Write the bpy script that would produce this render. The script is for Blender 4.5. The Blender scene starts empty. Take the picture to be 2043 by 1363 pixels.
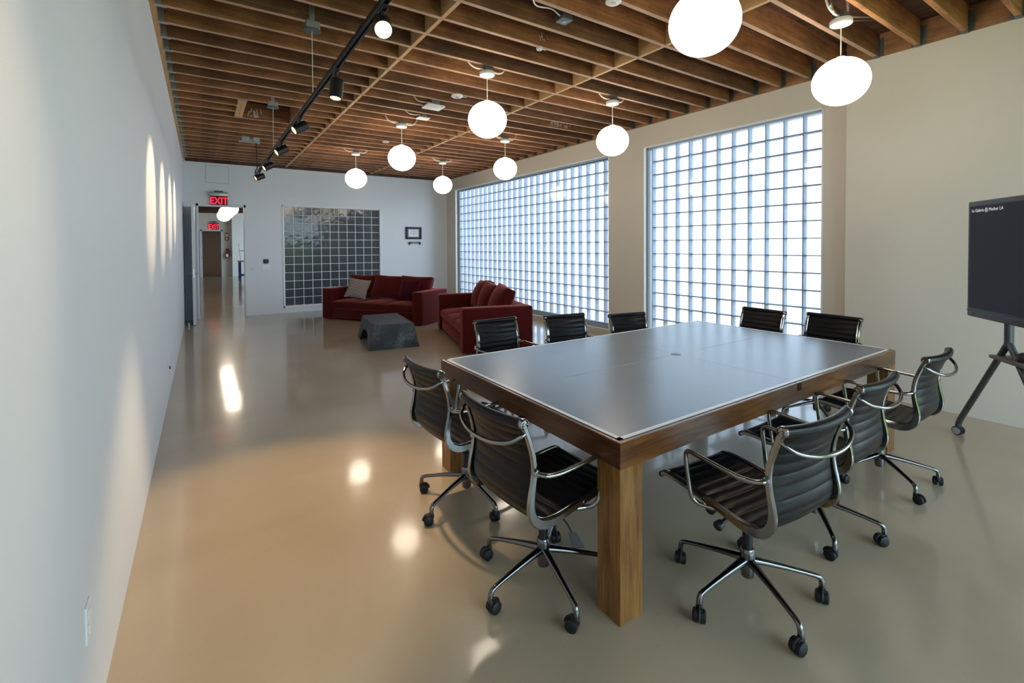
import bpy, bmesh, math, random
from mathutils import Vector, Matrix
random.seed(7)
PI = math.pi
S = bpy.context.scene
COL = S.collection

# ------------------------------------------------------------------ room data
XL, XR, XT = -0.318, 6.01, 5.87      # left wall, window wall, screen wall
YF, YB = 12.475, -3.2                # far wall, wall behind the camera
ZC = 3.53                            # underside of the joists
ZD = ZC + 0.24                       # underside of the roof deck
YS = 2.225                           # step between screen wall and window wall
TZ = 0.776                           # table height

# ------------------------------------------------------------------ materials
MATS = {}
def nt(name):
    m = bpy.data.materials.new(name); m.use_nodes = True
    n = m.node_tree.nodes; l = m.node_tree.links
    n.clear(); out = n.new('ShaderNodeOutputMaterial')
    MATS[name] = m
    return m, n, l, out
def setin(node, **kw):
    for k, v in kw.items():
        k = k.replace('_', ' ')
        if k in node.inputs: node.inputs[k].default_value = v
def pbr(name, col, rough=0.5, metal=0.0, spec=0.5, coat=0.0, coatr=0.1, bump=0.0, bscale=40.0, var=0.0, vscale=6.0, sheen=0.0, rvar=0.0):
    m, n, l, out = nt(name)
    b = n.new('ShaderNodeBsdfPrincipled')
    setin(b, Base_Color=(*col, 1), Roughness=rough, Metallic=metal, Specular_IOR_Level=spec, Coat_Weight=coat, Coat_Roughness=coatr, Sheen_Weight=sheen)
    l.new(b.outputs[0], out.inputs[0])
    tc = n.new('ShaderNodeTexCoord')
    if var > 0 or rvar > 0:
        no = n.new('ShaderNodeTexNoise'); setin(no, Scale=vscale, Detail=5.0, Roughness=0.6)
        l.new(tc.outputs['Object'], no.inputs['Vector'])
        if var > 0:
            mx = n.new('ShaderNodeMixRGB'); mx.blend_type = 'MIX'
            mx.inputs[1].default_value = (*[c * (1 - var) for c in col], 1)
            mx.inputs[2].default_value = (*[min(1, c * (1 + var)) for c in col], 1)
            l.new(no.outputs['Fac'], mx.inputs[0]); l.new(mx.outputs[0], b.inputs['Base Color'])
        if rvar > 0:
            mr = n.new('ShaderNodeMapRange'); setin(mr, From_Min=0.3, From_Max=0.7, To_Min=max(0, rough - rvar), To_Max=rough + rvar)
            l.new(no.outputs['Fac'], mr.inputs['Value']); l.new(mr.outputs[0], b.inputs['Roughness'])
    if bump > 0:
        n2 = n.new('ShaderNodeTexNoise'); setin(n2, Scale=bscale, Detail=6.0)
        l.new(tc.outputs['Object'], n2.inputs['Vector'])
        bp = n.new('ShaderNodeBump'); setin(bp, Strength=bump, Distance=0.01)
        l.new(n2.outputs['Fac'], bp.inputs['Height']); l.new(bp.outputs[0], b.inputs['Normal'])
    return m
def wood(name, dark, light, axis=0, rough=0.4, coat=0.0, scale=1.0, objcol=False, spots=0.0, spec=0.5):
    """grain running along the given object axis"""
    m, n, l, out = nt(name)
    b = n.new('ShaderNodeBsdfPrincipled'); setin(b, Roughness=rough, Coat_Weight=coat, Coat_Roughness=0.16, Specular_IOR_Level=spec)
    l.new(b.outputs[0], out.inputs[0])
    tc = n.new('ShaderNodeTexCoord'); mp = n.new('ShaderNodeMapping')
    sc = [14 * scale] * 3; sc[axis] = 0.9 * scale
    mp.inputs['Scale'].default_value = sc
    oi = n.new('ShaderNodeObjectInfo')
    va = n.new('ShaderNodeVectorMath'); va.operation = 'ADD'
    cx = n.new('ShaderNodeCombineXYZ')
    mu = n.new('ShaderNodeMath'); mu.operation = 'MULTIPLY'; mu.inputs[1].default_value = 37.0
    l.new(oi.outputs['Random'], mu.inputs[0])
    for i in range(3): l.new(mu.outputs[0], cx.inputs[i])
    l.new(tc.outputs['Object'], mp.inputs[0]); l.new(mp.outputs[0], va.inputs[0]); l.new(cx.outputs[0], va.inputs[1])
    no = n.new('ShaderNodeTexNoise'); setin(no, Scale=1.6, Detail=7.0, Roughness=0.65, Distortion=0.9)
    l.new(va.outputs[0], no.inputs['Vector'])
    no2 = n.new('ShaderNodeTexNoise'); setin(no2, Scale=9.0, Detail=4.0)
    l.new(va.outputs[0], no2.inputs['Vector'])
    ad = n.new('ShaderNodeMixRGB'); ad.inputs[0].default_value = 0.35
    l.new(no.outputs['Fac'], ad.inputs[1]); l.new(no2.outputs['Fac'], ad.inputs[2])
    cr = n.new('ShaderNodeValToRGB')
    cr.color_ramp.elements[0].position = 0.36; cr.color_ramp.elements[0].color = (*dark, 1)
    cr.color_ramp.elements[1].position = 0.64; cr.color_ramp.elements[1].color = (*light, 1)
    l.new(ad.outputs[0], cr.inputs[0])
    src = cr.outputs[0]
    if spots > 0:     # knots and old stains
        n3 = n.new('ShaderNodeTexNoise'); setin(n3, Scale=2.2, Detail=5.0, Roughness=0.7)
        l.new(tc.outputs['Object'], n3.inputs['Vector'])
        r3 = n.new('ShaderNodeValToRGB'); r3.color_ramp.elements[0].position = 0.38; r3.color_ramp.elements[1].position = 0.56
        r3.color_ramp.elements[0].color = (1 - spots,) * 3 + (1,); r3.color_ramp.elements[1].color = (1, 1, 1, 1)
        l.new(n3.outputs['Fac'], r3.inputs[0])
        mm = n.new('ShaderNodeMixRGB'); mm.blend_type = 'MULTIPLY'; mm.inputs[0].default_value = 1.0
        l.new(src, mm.inputs[1]); l.new(r3.outputs[0], mm.inputs[2]); src = mm.outputs[0]
    if objcol:
        mm = n.new('ShaderNodeMixRGB'); mm.blend_type = 'MULTIPLY'; mm.inputs[0].default_value = 1.0
        l.new(src, mm.inputs[1]); l.new(oi.outputs['Color'], mm.inputs[2]); src = mm.outputs[0]
    l.new(src, b.inputs['Base Color'])
    bp = n.new('ShaderNodeBump'); setin(bp, Strength=0.15, Distance=0.004)
    l.new(ad.outputs[0], bp.inputs['Height']); l.new(bp.outputs[0], b.inputs['Normal'])
    return m
def emis(name, col, st):
    m, n, l, out = nt(name)
    e = n.new('ShaderNodeEmission'); e.inputs[0].default_value = (*col, 1); e.inputs[1].default_value = st
    l.new(e.outputs[0], out.inputs[0]); return m
def glass(name, tint, gloss=0.12, rough=0.02, bump=0.0, bscale=12.0, diff=None, dfac=0.0):
    """clear pane: straight-through light plus a surface reflection"""
    m, n, l, out = nt(name)
    t = n.new('ShaderNodeBsdfTransparent'); t.inputs[0].default_value = (*tint, 1)
    g = n.new('ShaderNodeBsdfGlossy'); g.inputs['Roughness'].default_value = rough; g.inputs[0].default_value = (1, 1, 1, 1)
    fr = n.new('ShaderNodeLayerWeight'); fr.inputs[0].default_value = 0.5
    pw = n.new('ShaderNodeMath'); pw.operation = 'POWER'; pw.inputs[1].default_value = 5.0
    l.new(fr.outputs['Facing'], pw.inputs[0])
    ad = n.new('ShaderNodeMath'); ad.operation = 'MULTIPLY_ADD'; ad.inputs[1].default_value = 0.45; ad.inputs[2].default_value = gloss + 0.03
    ad.use_clamp = True
    l.new(pw.outputs[0], ad.inputs[0])
    mx = n.new('ShaderNodeMixShader'); l.new(ad.outputs[0], mx.inputs[0])
    src = t.outputs[0]
    if diff:
        d = n.new('ShaderNodeBsdfDiffuse'); d.inputs[0].default_value = (*diff, 1)
        m2 = n.new('ShaderNodeMixShader'); m2.inputs[0].default_value = dfac
        l.new(t.outputs[0], m2.inputs[1]); l.new(d.outputs[0], m2.inputs[2]); src = m2.outputs[0]
    l.new(src, mx.inputs[1]); l.new(g.outputs[0], mx.inputs[2]); l.new(mx.outputs[0], out.inputs[0])
    if bump > 0:
        tc = n.new('ShaderNodeTexCoord'); no = n.new('ShaderNodeTexNoise'); setin(no, Scale=bscale, Detail=1.0)
        l.new(tc.outputs['Object'], no.inputs['Vector'])
        bp = n.new('ShaderNodeBump'); setin(bp, Strength=bump, Distance=0.02)
        l.new(no.outputs['Fac'], bp.inputs['Height']); l.new(bp.outputs[0], g.inputs['Normal'])
    return m

M = MATS
pbr('wall_white', (0.69, 0.725, 0.765), 0.6, var=0.02, vscale=1.5, bump=0.03, bscale=120)
pbr('wall_warm_lit', (0.66, 0.61, 0.54), 0.6, var=0.02, vscale=1.5, bump=0.03, bscale=120)  # white paint toned warm for the lamp light on this side
pbr('trim_white', (0.80, 0.81, 0.82), 0.4)
pbr('bead', (0.85, 0.86, 0.88), 0.35)
# floor: sealed concrete, glossy coat over a cloudy beige body
m, n, l, out = nt('floor_epoxy')
b = n.new('ShaderNodeBsdfPrincipled'); setin(b, Roughness=0.30, Specular_IOR_Level=0.5, Coat_Weight=0.75, Coat_Roughness=0.10, Coat_IOR=1.5)
l.new(b.outputs[0], out.inputs[0])
tc = n.new('ShaderNodeTexCoord')
no = n.new('ShaderNodeTexNoise'); setin(no, Scale=0.8, Detail=6.0, Roughness=0.55, Distortion=0.6); l.new(tc.outputs['Object'], no.inputs['Vector'])
cr = n.new('ShaderNodeValToRGB'); cr.color_ramp.elements[0].position = 0.3; cr.color_ramp.elements[0].color = (0.350, 0.275, 0.185, 1)
cr.color_ramp.elements[1].position = 0.72; cr.color_ramp.elements[1].color = (0.43, 0.350, 0.245, 1)
l.new(no.outputs['Fac'], cr.inputs[0])
vo = n.new('ShaderNodeTexNoise'); setin(vo, Scale=38.0, Detail=3.0, Roughness=0.7); l.new(tc.outputs['Object'], vo.inputs['Vector'])
vr = n.new('ShaderNodeValToRGB'); vr.color_ramp.elements[0].position = 0.27; vr.color_ramp.elements[0].color = (0.82, 0.8, 0.78, 1)
vr.color_ramp.elements[1].position = 0.34; vr.color_ramp.elements[1].color = (1, 1, 1, 1)
l.new(vo.outputs['Fac'], vr.inputs[0])
mm = n.new('ShaderNodeMixRGB'); mm.blend_type = 'MULTIPLY'; mm.inputs[0].default_value = 1.0
l.new(cr.outputs[0], mm.inputs[1]); l.new(vr.outputs[0], mm.inputs[2]); l.new(mm.outputs[0], b.inputs['Base Color'])
wv = n.new('ShaderNodeTexNoise'); setin(wv, Scale=3.2, Detail=2.0); l.new(tc.outputs['Object'], wv.inputs['Vector'])
bp = n.new('ShaderNodeBump'); setin(bp, Strength=0.05, Distance=0.02); l.new(wv.outputs['Fac'], bp.inputs['Height'])
l.new(bp.outputs[0], b.inputs['Coat Normal'])

wood('joist_wood', (0.20, 0.080, 0.034), (0.46, 0.215, 0.095), 0, 0.6, objcol=True, spots=0.35, scale=0.8)
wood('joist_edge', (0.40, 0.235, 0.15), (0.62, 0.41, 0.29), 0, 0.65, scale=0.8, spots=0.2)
wood('pale_wood', (0.48, 0.27, 0.115), (0.66, 0.41, 0.19), 1, 0.55, scale=1.0)
wood('ledger_wood', (0.26, 0.12, 0.05), (0.44, 0.22, 0.10), 1, 0.6, spots=0.3)
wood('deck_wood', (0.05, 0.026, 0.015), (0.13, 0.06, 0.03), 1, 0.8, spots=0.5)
wood('walnut_x', (0.060, 0.020, 0.006), (0.21, 0.080, 0.022), 0, 0.36, coat=0.2, spec=0.35)  # x and z copies lightened for the golden light on those faces
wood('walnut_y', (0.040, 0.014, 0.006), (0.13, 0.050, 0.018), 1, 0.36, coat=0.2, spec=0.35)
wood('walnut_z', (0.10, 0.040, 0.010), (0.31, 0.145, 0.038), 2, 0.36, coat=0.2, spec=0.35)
wood('rim_wood', (0.25, 0.13, 0.07), (0.42, 0.25, 0.15), 0, 0.25, coat=0.4)
pbr('board_grey', (0.165, 0.20, 0.235), 0.27, spec=0.8, var=0.08, vscale=2.5)
pbr('line_white', (0.85, 0.86, 0.88), 0.35)
pbr('scratch_grey', (0.35, 0.37, 0.39), 0.4)
pbr('black_plastic', (0.014, 0.014, 0.016), 0.35)
pbr('black_rubber', (0.007, 0.007, 0.008), 0.5, spec=0.35)
pbr('black_metal', (0.016, 0.016, 0.018), 0.38, metal=0.3)
pbr('leather', (0.006, 0.006, 0.007), 0.34, spec=0.2, bump=0.05, bscale=160, rvar=0.06, vscale=5)
pbr('polished_alu', (0.30, 0.30, 0.29), 0.13, metal=1.0)
pbr('dark_alu', (0.17, 0.17, 0.175), 0.20, metal=1.0)
pbr('chrome', (0.62, 0.62, 0.62), 0.08, metal=1.0)
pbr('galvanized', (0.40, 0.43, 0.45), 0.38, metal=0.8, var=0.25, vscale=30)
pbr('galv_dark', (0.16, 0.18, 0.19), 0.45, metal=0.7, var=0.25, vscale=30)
pbr('white_plastic', (0.78, 0.78, 0.78), 0.4)
pbr('cable_white', (0.75, 0.73, 0.70), 0.45)
pbr('velvet_red', (0.056, 0.005, 0.0035), 0.85, spec=0.08, var=0.25, vscale=5, sheen=0.46, bump=0.10, bscale=220)
pbr('velvet_wine', (0.035, 0.002, 0.006), 0.8, spec=0.1, var=0.2, vscale=8, sheen=0.12, bump=0.1, bscale=220)
M['velvet_red'].node_tree.nodes['Principled BSDF'].inputs['Sheen Tint'].default_value = (1.0, 0.30, 0.28, 1)
M['velvet_red'].node_tree.nodes['Principled BSDF'].inputs['Sheen Roughness'].default_value = 0.45
M['velvet_wine'].node_tree.nodes['Principled BSDF'].inputs['Sheen Tint'].default_value = (0.9, 0.15, 0.3, 1)
pbr('screen_frame', (0.055, 0.057, 0.062), 0.42)
pbr('stand_grey', (0.085, 0.092, 0.105), 0.33, metal=0.6)
pbr('shelf_grey', (0.13, 0.105, 0.10), 0.5)
pbr('hub_grey', (0.30, 0.33, 0.38), 0.45)
pbr('door_white', (0.62, 0.64, 0.67), 0.42)
pbr('channel_grey', (0.36, 0.40, 0.44), 0.5)
pbr('mortar_grey', (0.13, 0.17, 0.21), 0.7)
pbr('mortar_white', (0.80, 0.82, 0.83), 0.6)
pbr('steel', (0.55, 0.55, 0.56), 0.25, metal=1.0)
pbr('hall_wall', (0.62, 0.58, 0.50), 0.6)
pbr('hall_bright', (0.78, 0.78, 0.72), 0.6)  # hall paint lightened for the window light on that end
pbr('brown_wall', (0.62, 0.46, 0.35), 0.6)
pbr('dark_room', (0.10, 0.11, 0.12), 0.7)
pbr('sign_red', (0.30, 0.03, 0.02), 0.4)
pbr('blue_metal', (0.03, 0.06, 0.30), 0.4, metal=0.3)
pbr('paper', (0.82, 0.82, 0.80), 0.6)
pbr('ink', (0.25, 0.26, 0.3), 0.6)
pbr('hedge_green', (0.13, 0.22, 0.05), 0.8, var=0.5, vscale=5, bump=0.6, bscale=14)
pbr('lawn_green', (0.22, 0.30, 0.10), 0.9, var=0.4, vscale=8)
pbr('plaster_mark', (0.62, 0.60, 0.57), 0.8)
pbr('scuff', (0.55, 0.57, 0.60), 0.6)

# charred wood block of the coffee table: mottled dark blue-black with pale flecks
m, n, l, out = nt('charred_block')
b = n.new('ShaderNodeBsdfPrincipled'); setin(b, Roughness=0.48, Specular_IOR_Level=0.5); l.new(b.outputs[0], out.inputs[0])
tc = n.new('ShaderNodeTexCoord')
a1 = n.new('ShaderNodeTexNoise'); setin(a1, Scale=26.0, Detail=8.0, Roughness=0.75, Distortion=1.2); l.new(tc.outputs['Object'], a1.inputs['Vector'])
a2 = n.new('ShaderNodeTexNoise'); setin(a2, Scale=3.5, Detail=3.0); l.new(tc.outputs['Object'], a2.inputs['Vector'])
mu = n.new('ShaderNodeMath'); mu.operation = 'MULTIPLY'; l.new(a1.outputs['Fac'], mu.inputs[0]); l.new(a2.outputs['Fac'], mu.inputs[1])
cr = n.new('ShaderNodeValToRGB'); e = cr.color_ramp.elements
e[0].position = 0.20; e[0].color = (0.010, 0.012, 0.017, 1); e[1].position = 0.36; e[1].color = (0.10, 0.125, 0.155, 1)
x = e.new(0.28); x.color = (0.022, 0.027, 0.036, 1)
l.new(mu.outputs[0], cr.inputs[0]); l.new(cr.outputs[0], b.inputs['Base Color'])
bp = n.new('ShaderNodeBump'); setin(bp, Strength=0.5, Distance=0.008); l.new(a1.outputs['Fac'], bp.inputs['Height']); l.new(bp.outputs[0], b.inputs['Normal'])
pbr('char_top', (0.028, 0.032, 0.038), 0.42, var=0.35, vscale=5, bump=0.35, bscale=18)

# striped pillow
m, n, l, out = nt('stripe_cloth')
b = n.new('ShaderNodeBsdfPrincipled'); setin(b, Roughness=0.85); l.new(b.outputs[0], out.inputs[0])
tc = n.new('ShaderNodeTexCoord'); wv = n.new('ShaderNodeTexWave'); wv.bands_direction = 'Z'; setin(wv, Scale=11.0, Distortion=0.5, Detail=1.0, Detail_Scale=0.6)
l.new(tc.outputs['Object'], wv.inputs['Vector'])
cr = n.new('ShaderNodeValToRGB'); cr.color_ramp.elements[0].position = 0.44; cr.color_ramp.elements[0].color = (0.46, 0.40, 0.38, 1)
cr.color_ramp.elements[1].position = 0.50; cr.color_ramp.elements[1].color = (0.03, 0.02, 0.025, 1)
l.new(wv.outputs['Fac'], cr.inputs[0]); l.new(cr.outputs[0], b.inputs['Base Color'])

# opal globe: glows, a little dimmer towards the rim of the glass
m, n, l, out = nt('opal_glow')
e = n.new('ShaderNodeEmission')
lw = n.new('ShaderNodeLayerWeight'); lw.inputs[0].default_value = 0.35
mr = n.new('ShaderNodeMapRange'); setin(mr, From_Min=0.55, From_Max=1.0, To_Min=8.0, To_Max=0.7)
e.inputs[0].default_value = (1.0, 0.87, 0.69, 1)
l.new(lw.outputs['Facing'], mr.inputs['Value']); l.new(mr.outputs[0], e.inputs[1]); l.new(e.outputs[0], out.inputs[0])
emis('lens_glow', (1.0, 0.72, 0.34), 1.6)
emis('lens_bright', (1.0, 0.80, 0.50), 60.0)
emis('exit_red', (1.0, 0.02, 0.05), 1.3)
emis('screen_text', (0.75, 0.75, 0.78), 0.55)
# screen: switched on, nearly black
m, n, l, out = nt('screen_dark')
b = n.new('ShaderNodeBsdfPrincipled'); setin(b, Base_Color=(0.006, 0.006, 0.008, 1), Roughness=0.4, Emission_Color=(0.045, 0.042, 0.055, 1), Emission_Strength=0.15, Specular_IOR_Level=0.08)
l.new(b.outputs[0], out.inputs[0])

glass('block_face', (0.97, 0.985, 1.0), 0.0, 0.05)
glass('block_outer', (0.97, 0.985, 1.0), 0.0, 0.05, diff=(0.85, 0.9, 1.0), dfac=0.0)
glass('clear_pane', (0.96, 0.98, 0.97), 0.0, 0.01)
glass('dark_block', (0.45, 0.48, 0.52), 0.0, 0.10, bump=0.15, bscale=9.0, diff=(0.085, 0.095, 0.11), dfac=0.75)
glass('sign_glass', (0.8, 0.7, 0.7), 0.05, 0.05, diff=(0.10, 0.03, 0.035), dfac=0.95)
# inner side walls of a hollow glass block (white coated edge, lets some light through)
m, n, l, out = nt('block_side')
d = n.new('ShaderNodeBsdfDiffuse'); d.inputs[0].default_value = (0.54, 0.60, 0.69, 1)
t = n.new('ShaderNodeBsdfTranslucent'); t.inputs[0].default_value = (0.54, 0.60, 0.69, 1)
tp = n.new('ShaderNodeBsdfTransparent'); tp.inputs[0].default_value = (0.9, 0.95, 1.0, 1)
mx = n.new('ShaderNodeMixShader'); mx.inputs[0].default_value = 0.35; l.new(d.outputs[0], mx.inputs[1]); l.new(t.outputs[0], mx.inputs[2])
m2 = n.new('ShaderNodeMixShader'); m2.inputs[0].default_value = 0.15; l.new(mx.outputs[0], m2.inputs[1]); l.new(tp.outputs[0], m2.inputs[2])
l.new(m2.outputs[0], out.inputs[0])

# ------------------------------------------------------------------ mesh helpers
def mk(name, V, F, mat, parent=None, smooth=False, loc=None, rot=None):
    me = bpy.data.meshes.new(name)
    me.from_pydata([tuple(v) for v in V], [], F); me.validate(); me.update()
    bm = bmesh.new(); bm.from_mesh(me); bmesh.ops.recalc_face_normals(bm, faces=bm.faces); bm.to_mesh(me); bm.free()
    if smooth:
        me.polygons.foreach_set('use_smooth', [True] * len(me.polygons))
        try: me.set_sharp_from_angle(angle=math.radians(38))
        except Exception: pass
    o = bpy.data.objects.new(name, me); COL.objects.link(o)
    if mat: me.materials.append(M[mat])
    if parent: o.parent = parent
    if loc: o.location = loc
    if rot: o.rotation_euler = rot
    return o
class G:
    """collects geometry for ONE mesh"""
    def __init__(s): s.V = []; s.F = []
    def add(s, V, F, mat=None):
        k = len(s.V)
        s.V += [(mat @ Vector(v)) if mat else Vector(v) for v in V]
        s.F += [tuple(i + k for i in f) for f in F]; return s
    def box(s, x0, x1, y0, y1, z0, z1, b=0.0, seg=1, mat=None):
        if b <= 0:
            V = [(x, y, z) for x in (x0, x1) for y in (y0, y1) for z in (z0, z1)]
            F = [(0, 1, 3, 2), (4, 6, 7, 5), (0, 4, 5, 1), (2, 3, 7, 6), (0, 2, 6, 4), (1, 5, 7, 3)]
            return s.add(V, F, mat)
        bm = bmesh.new(); bmesh.ops.create_cube(bm, size=1)
        for v in bm.verts: v.co = ((x0 + x1) / 2 + v.co.x * (x1 - x0), (y0 + y1) / 2 + v.co.y * (y1 - y0), (z0 + z1) / 2 + v.co.z * (z1 - z0))
        bmesh.ops.bevel(bm, geom=bm.edges[:], offset=b, segments=seg, profile=0.5, affect='EDGES')
        bm.verts.index_update()
        V = [v.co.copy() for v in bm.verts]; F = [tuple(v.index for v in f.verts) for f in bm.faces]; bm.free()
        return s.add(V, F, mat)
    def tube(s, pts, r, n=10, cap=True, closed=False, mat=None):
        P = [Vector(p) for p in pts]; N = len(P)
        R = r if isinstance(r, (list, tuple)) else [r] * N
        T = []
        for i in range(N):
            if closed: t = P[(i + 1) % N] - P[i - 1]
            else: t = P[min(i + 1, N - 1)] - P[max(i - 1, 0)]
            T.append(t.normalized())
        u = T[0].orthogonal().normalized(); V = []; F = []
        for i in range(N):
            u = (u - T[i] * u.dot(T[i]));
            if u.length < 1e-6: u = T[i].orthogonal()
            u.normalize(); w = T[i].cross(u)
            for k in range(n):
                a = 2 * PI * k / n; V.append(P[i] + (u * math.cos(a) + w * math.sin(a)) * R[i])
        for i in range(N - 1 + (1 if closed else 0)):
            j = (i + 1) % N
            for k in range(n): F.append((i * n + k, i * n + (k + 1) % n, j * n + (k + 1) % n, j * n + k))
        if cap and not closed: F.append(tuple(range(n - 1, -1, -1))); F.append(tuple((N - 1) * n + k for k in range(n)))
        return s.add(V, F, mat)
    def lathe(s, prof, n=24, mat=None, axis='z'):
        V = []; F = []
        for r, z in prof:
            for k in range(n):
                a = 2 * PI * k / n; p = (r * math.cos(a), r * math.sin(a), z)
                if axis == 'x': p = (p[2], p[0], p[1])
                elif axis == 'y': p = (p[0], p[2], p[1])
                V.append(p)
        for i in range(len(prof) - 1):
            for k in range(n): F.append((i * n + k, i * n + (k + 1) % n, (i + 1) * n + (k + 1) % n, (i + 1) * n + k))
        F.append(tuple(range(n))); F.append(tuple((len(prof) - 1) * n + k for k in range(n)))
        return s.add(V, F, mat)
    def build(s, name, mat, parent=None, smooth=False, **kw): return mk(name, s.V, s.F, mat, parent, smooth, **kw)
def TR(x=0, y=0, z=0, rz=0, rx=0, ry=0):
    return Matrix.Translation((x, y, z)) @ Matrix.Rotation(rz, 4, 'Z') @ Matrix.Rotation(ry, 4, 'Y') @ Matrix.Rotation(rx, 4, 'X')
def crom(P, per=6):
    """Catmull-Rom resample"""
    P = [Vector(p) for p in P]; out = []
    for i in range(len(P) - 1):
        a = P[i - 1] if i else P[0] * 2 - P[1]; b = P[i]; c = P[i + 1]; d = P[i + 2] if i + 2 < len(P) else P[-1] * 2 - P[-2]
        for k in range(per):
            t = k / per
            out.append(0.5 * ((2 * b) + (c - a) * t + (2 * a - 5 * b + 4 * c - d) * t * t + (3 * b - a - 3 * c + d) * t ** 3))
    out.append(P[-1]); return out
def empty(name, loc, rz, label, cat, group=None):
    o = bpy.data.objects.new(name, None); COL.objects.link(o); o.location = loc; o.rotation_euler = (0, 0, rz); o.empty_display_size = 0.1
    return tag(o, label, cat, group)
def tag(o, label, cat, group=None):
    o['label'] = label; o['category'] = cat
    if group: o['group'] = group
    return o
def struct(o, label=None, cat=None):
    o['kind'] = 'structure'
    if label: o['label'] = label
    if cat: o['category'] = cat
    return o
def children_of(o): return [c for c in bpy.data.objects if c.parent == o]
def text_mesh(name, body, size, mat, parent=None, loc=(0, 0, 0), rot=(0, 0, 0), ext=0.001, align='LEFT', bold=0.0, sx=1.0):
    c = bpy.data.curves.new(name, 'FONT'); c.body = body; c.size = size; c.extrude = ext; c.align_x = align; c.offset = bold
    t = bpy.data.objects.new('tmp_text', c); COL.objects.link(t)
    bpy.context.view_layer.update()
    me = bpy.data.meshes.new_from_object(t.evaluated_get(bpy.context.evaluated_depsgraph_get()))
    bpy.data.objects.remove(t); bpy.data.curves.remove(c)
    me.name = name; me.materials.clear(); me.materials.append(M[mat])
    for v in me.vertices: v.co.x *= sx
    o = bpy.data.objects.new(name, me); COL.objects.link(o); o.parent = parent; o.location = loc; o.rotation_euler = rot
    return o
def wall_with_holes(g, axis, p0, p1, a0, a1, z0, z1, holes):
    """slab between p0..p1 on the axis normal; holes = (a0,a1,z0,z1)"""
    cuts = sorted(set([a0, a1] + [h[0] for h in holes] + [h[1] for h in holes]))
    for c0, c1 in zip(cuts, cuts[1:]):
        if c1 <= a0 or c0 >= a1: continue
        mid = (c0 + c1) / 2
        hs = sorted([h for h in holes if h[0] <= mid <= h[1]], key=lambda h: h[2])
        z = z0
        segs = []
        for h in hs:
            if h[2] > z: segs.append((z, h[2]))
            z = h[3]
        if z < z1: segs.append((z, z1))
        for s0, s1 in segs:
            if axis == 'x': g.box(p0, p1, c0, c1, s0, s1)
            else: g.box(c0, c1, p0, p1, s0, s1)
    return g

# ------------------------------------------------------------------ shell
struct(G().box(XL - 0.2, 8.0, YB - 0.3, 31.5, -0.12, 0).build('floor', 'floor_epoxy'))
struct(G().box(XL - 0.2, XL, YB - 0.2, YF + 0.15, 0, ZD + 0.1).build('wall_left', 'wall_white'))
DX0, DX1, DZ = -0.06, 0.825, 2.535                       # doorway
W3 = (1.655, 4.020, 0.141, 2.602)                        # interior glass block window
g = G(); wall_with_holes(g, 'y', YF, YF + 0.14, XL, XR + 0.3, 0, ZD + 0.1, [(DX0, DX1, 0, DZ), W3])
struct(g.build('wall_far', 'wall_white'))
W1 = (5.92, 11.92, 0.08, 3.20); W2 = (2.508, 5.146, 0.08, 3.19)
g = G(); wall_with_holes(g, 'x', XR, XR + 0.26, YS, YF, 0, ZD + 0.1, [W1, W2])
struct(g.build('wall_right', 'wall_warm_lit'))
W5 = (-2.7, -0.9, 0.0, 2.5)
g = G(); wall_with_holes(g, 'x', XT, XR + 0.26, YB, YS, 0, ZC, [W5]); g.box(XT + 0.1, XR + 0.26, YB, YS, ZC, ZD + 0.1)
struct(g.build('wall_right_screen_side', 'wall_warm_lit'))
W4 = (0.2, 5.6, 0.0, 3.3)
g = G(); wall_with_holes(g, 'y', YB - 0.15, YB, XL, XR + 0.2, 0, ZD + 0.1, [W4])
struct(g.build('wall_back', 'wall_white'))
# roof deck: planks with gaps showing black felt
HX0, HX1, HY0, HY1 = 0.48, 1.17, 1.275 + 0.3385 * 17 + 0.021, 1.275 + 0.3385 * 20 - 0.021     # hole up to the attic
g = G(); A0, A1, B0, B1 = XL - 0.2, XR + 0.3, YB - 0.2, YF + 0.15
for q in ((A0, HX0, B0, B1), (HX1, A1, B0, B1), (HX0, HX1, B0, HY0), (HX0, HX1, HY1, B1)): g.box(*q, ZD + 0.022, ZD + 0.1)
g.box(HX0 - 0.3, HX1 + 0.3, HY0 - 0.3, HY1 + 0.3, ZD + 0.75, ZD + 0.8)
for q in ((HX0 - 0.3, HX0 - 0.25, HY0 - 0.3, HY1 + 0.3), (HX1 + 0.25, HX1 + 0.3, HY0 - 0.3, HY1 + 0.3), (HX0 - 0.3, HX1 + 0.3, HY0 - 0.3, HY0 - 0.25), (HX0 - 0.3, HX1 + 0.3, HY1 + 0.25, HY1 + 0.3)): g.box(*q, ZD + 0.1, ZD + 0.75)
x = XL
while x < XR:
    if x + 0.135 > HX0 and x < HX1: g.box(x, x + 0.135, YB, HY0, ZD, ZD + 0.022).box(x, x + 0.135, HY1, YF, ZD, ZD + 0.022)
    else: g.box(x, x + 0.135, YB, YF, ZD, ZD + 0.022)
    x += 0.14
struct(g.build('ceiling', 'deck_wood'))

# ledger boards at the joist ends
struct(G().box(XL, XL + 0.036, YB, YF, ZC + 0.005, ZD).build('trim_1', 'pale_wood'))
struct(G().box(XT - 0.0, XT + 0.04, YB, YS, ZC, ZD).build('trim_2', 'ledger_wood'))
struct(G().box(XR - 0.036, XR, YS, YF, ZC, ZD).build('trim_3', 'ledger_wood'))
struct(G().box(XL + 0.04, XR - 0.04, YF - 0.045, YF, ZC - 0.03, ZD, 0.003).build('trim_4', 'deck_wood'))

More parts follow.
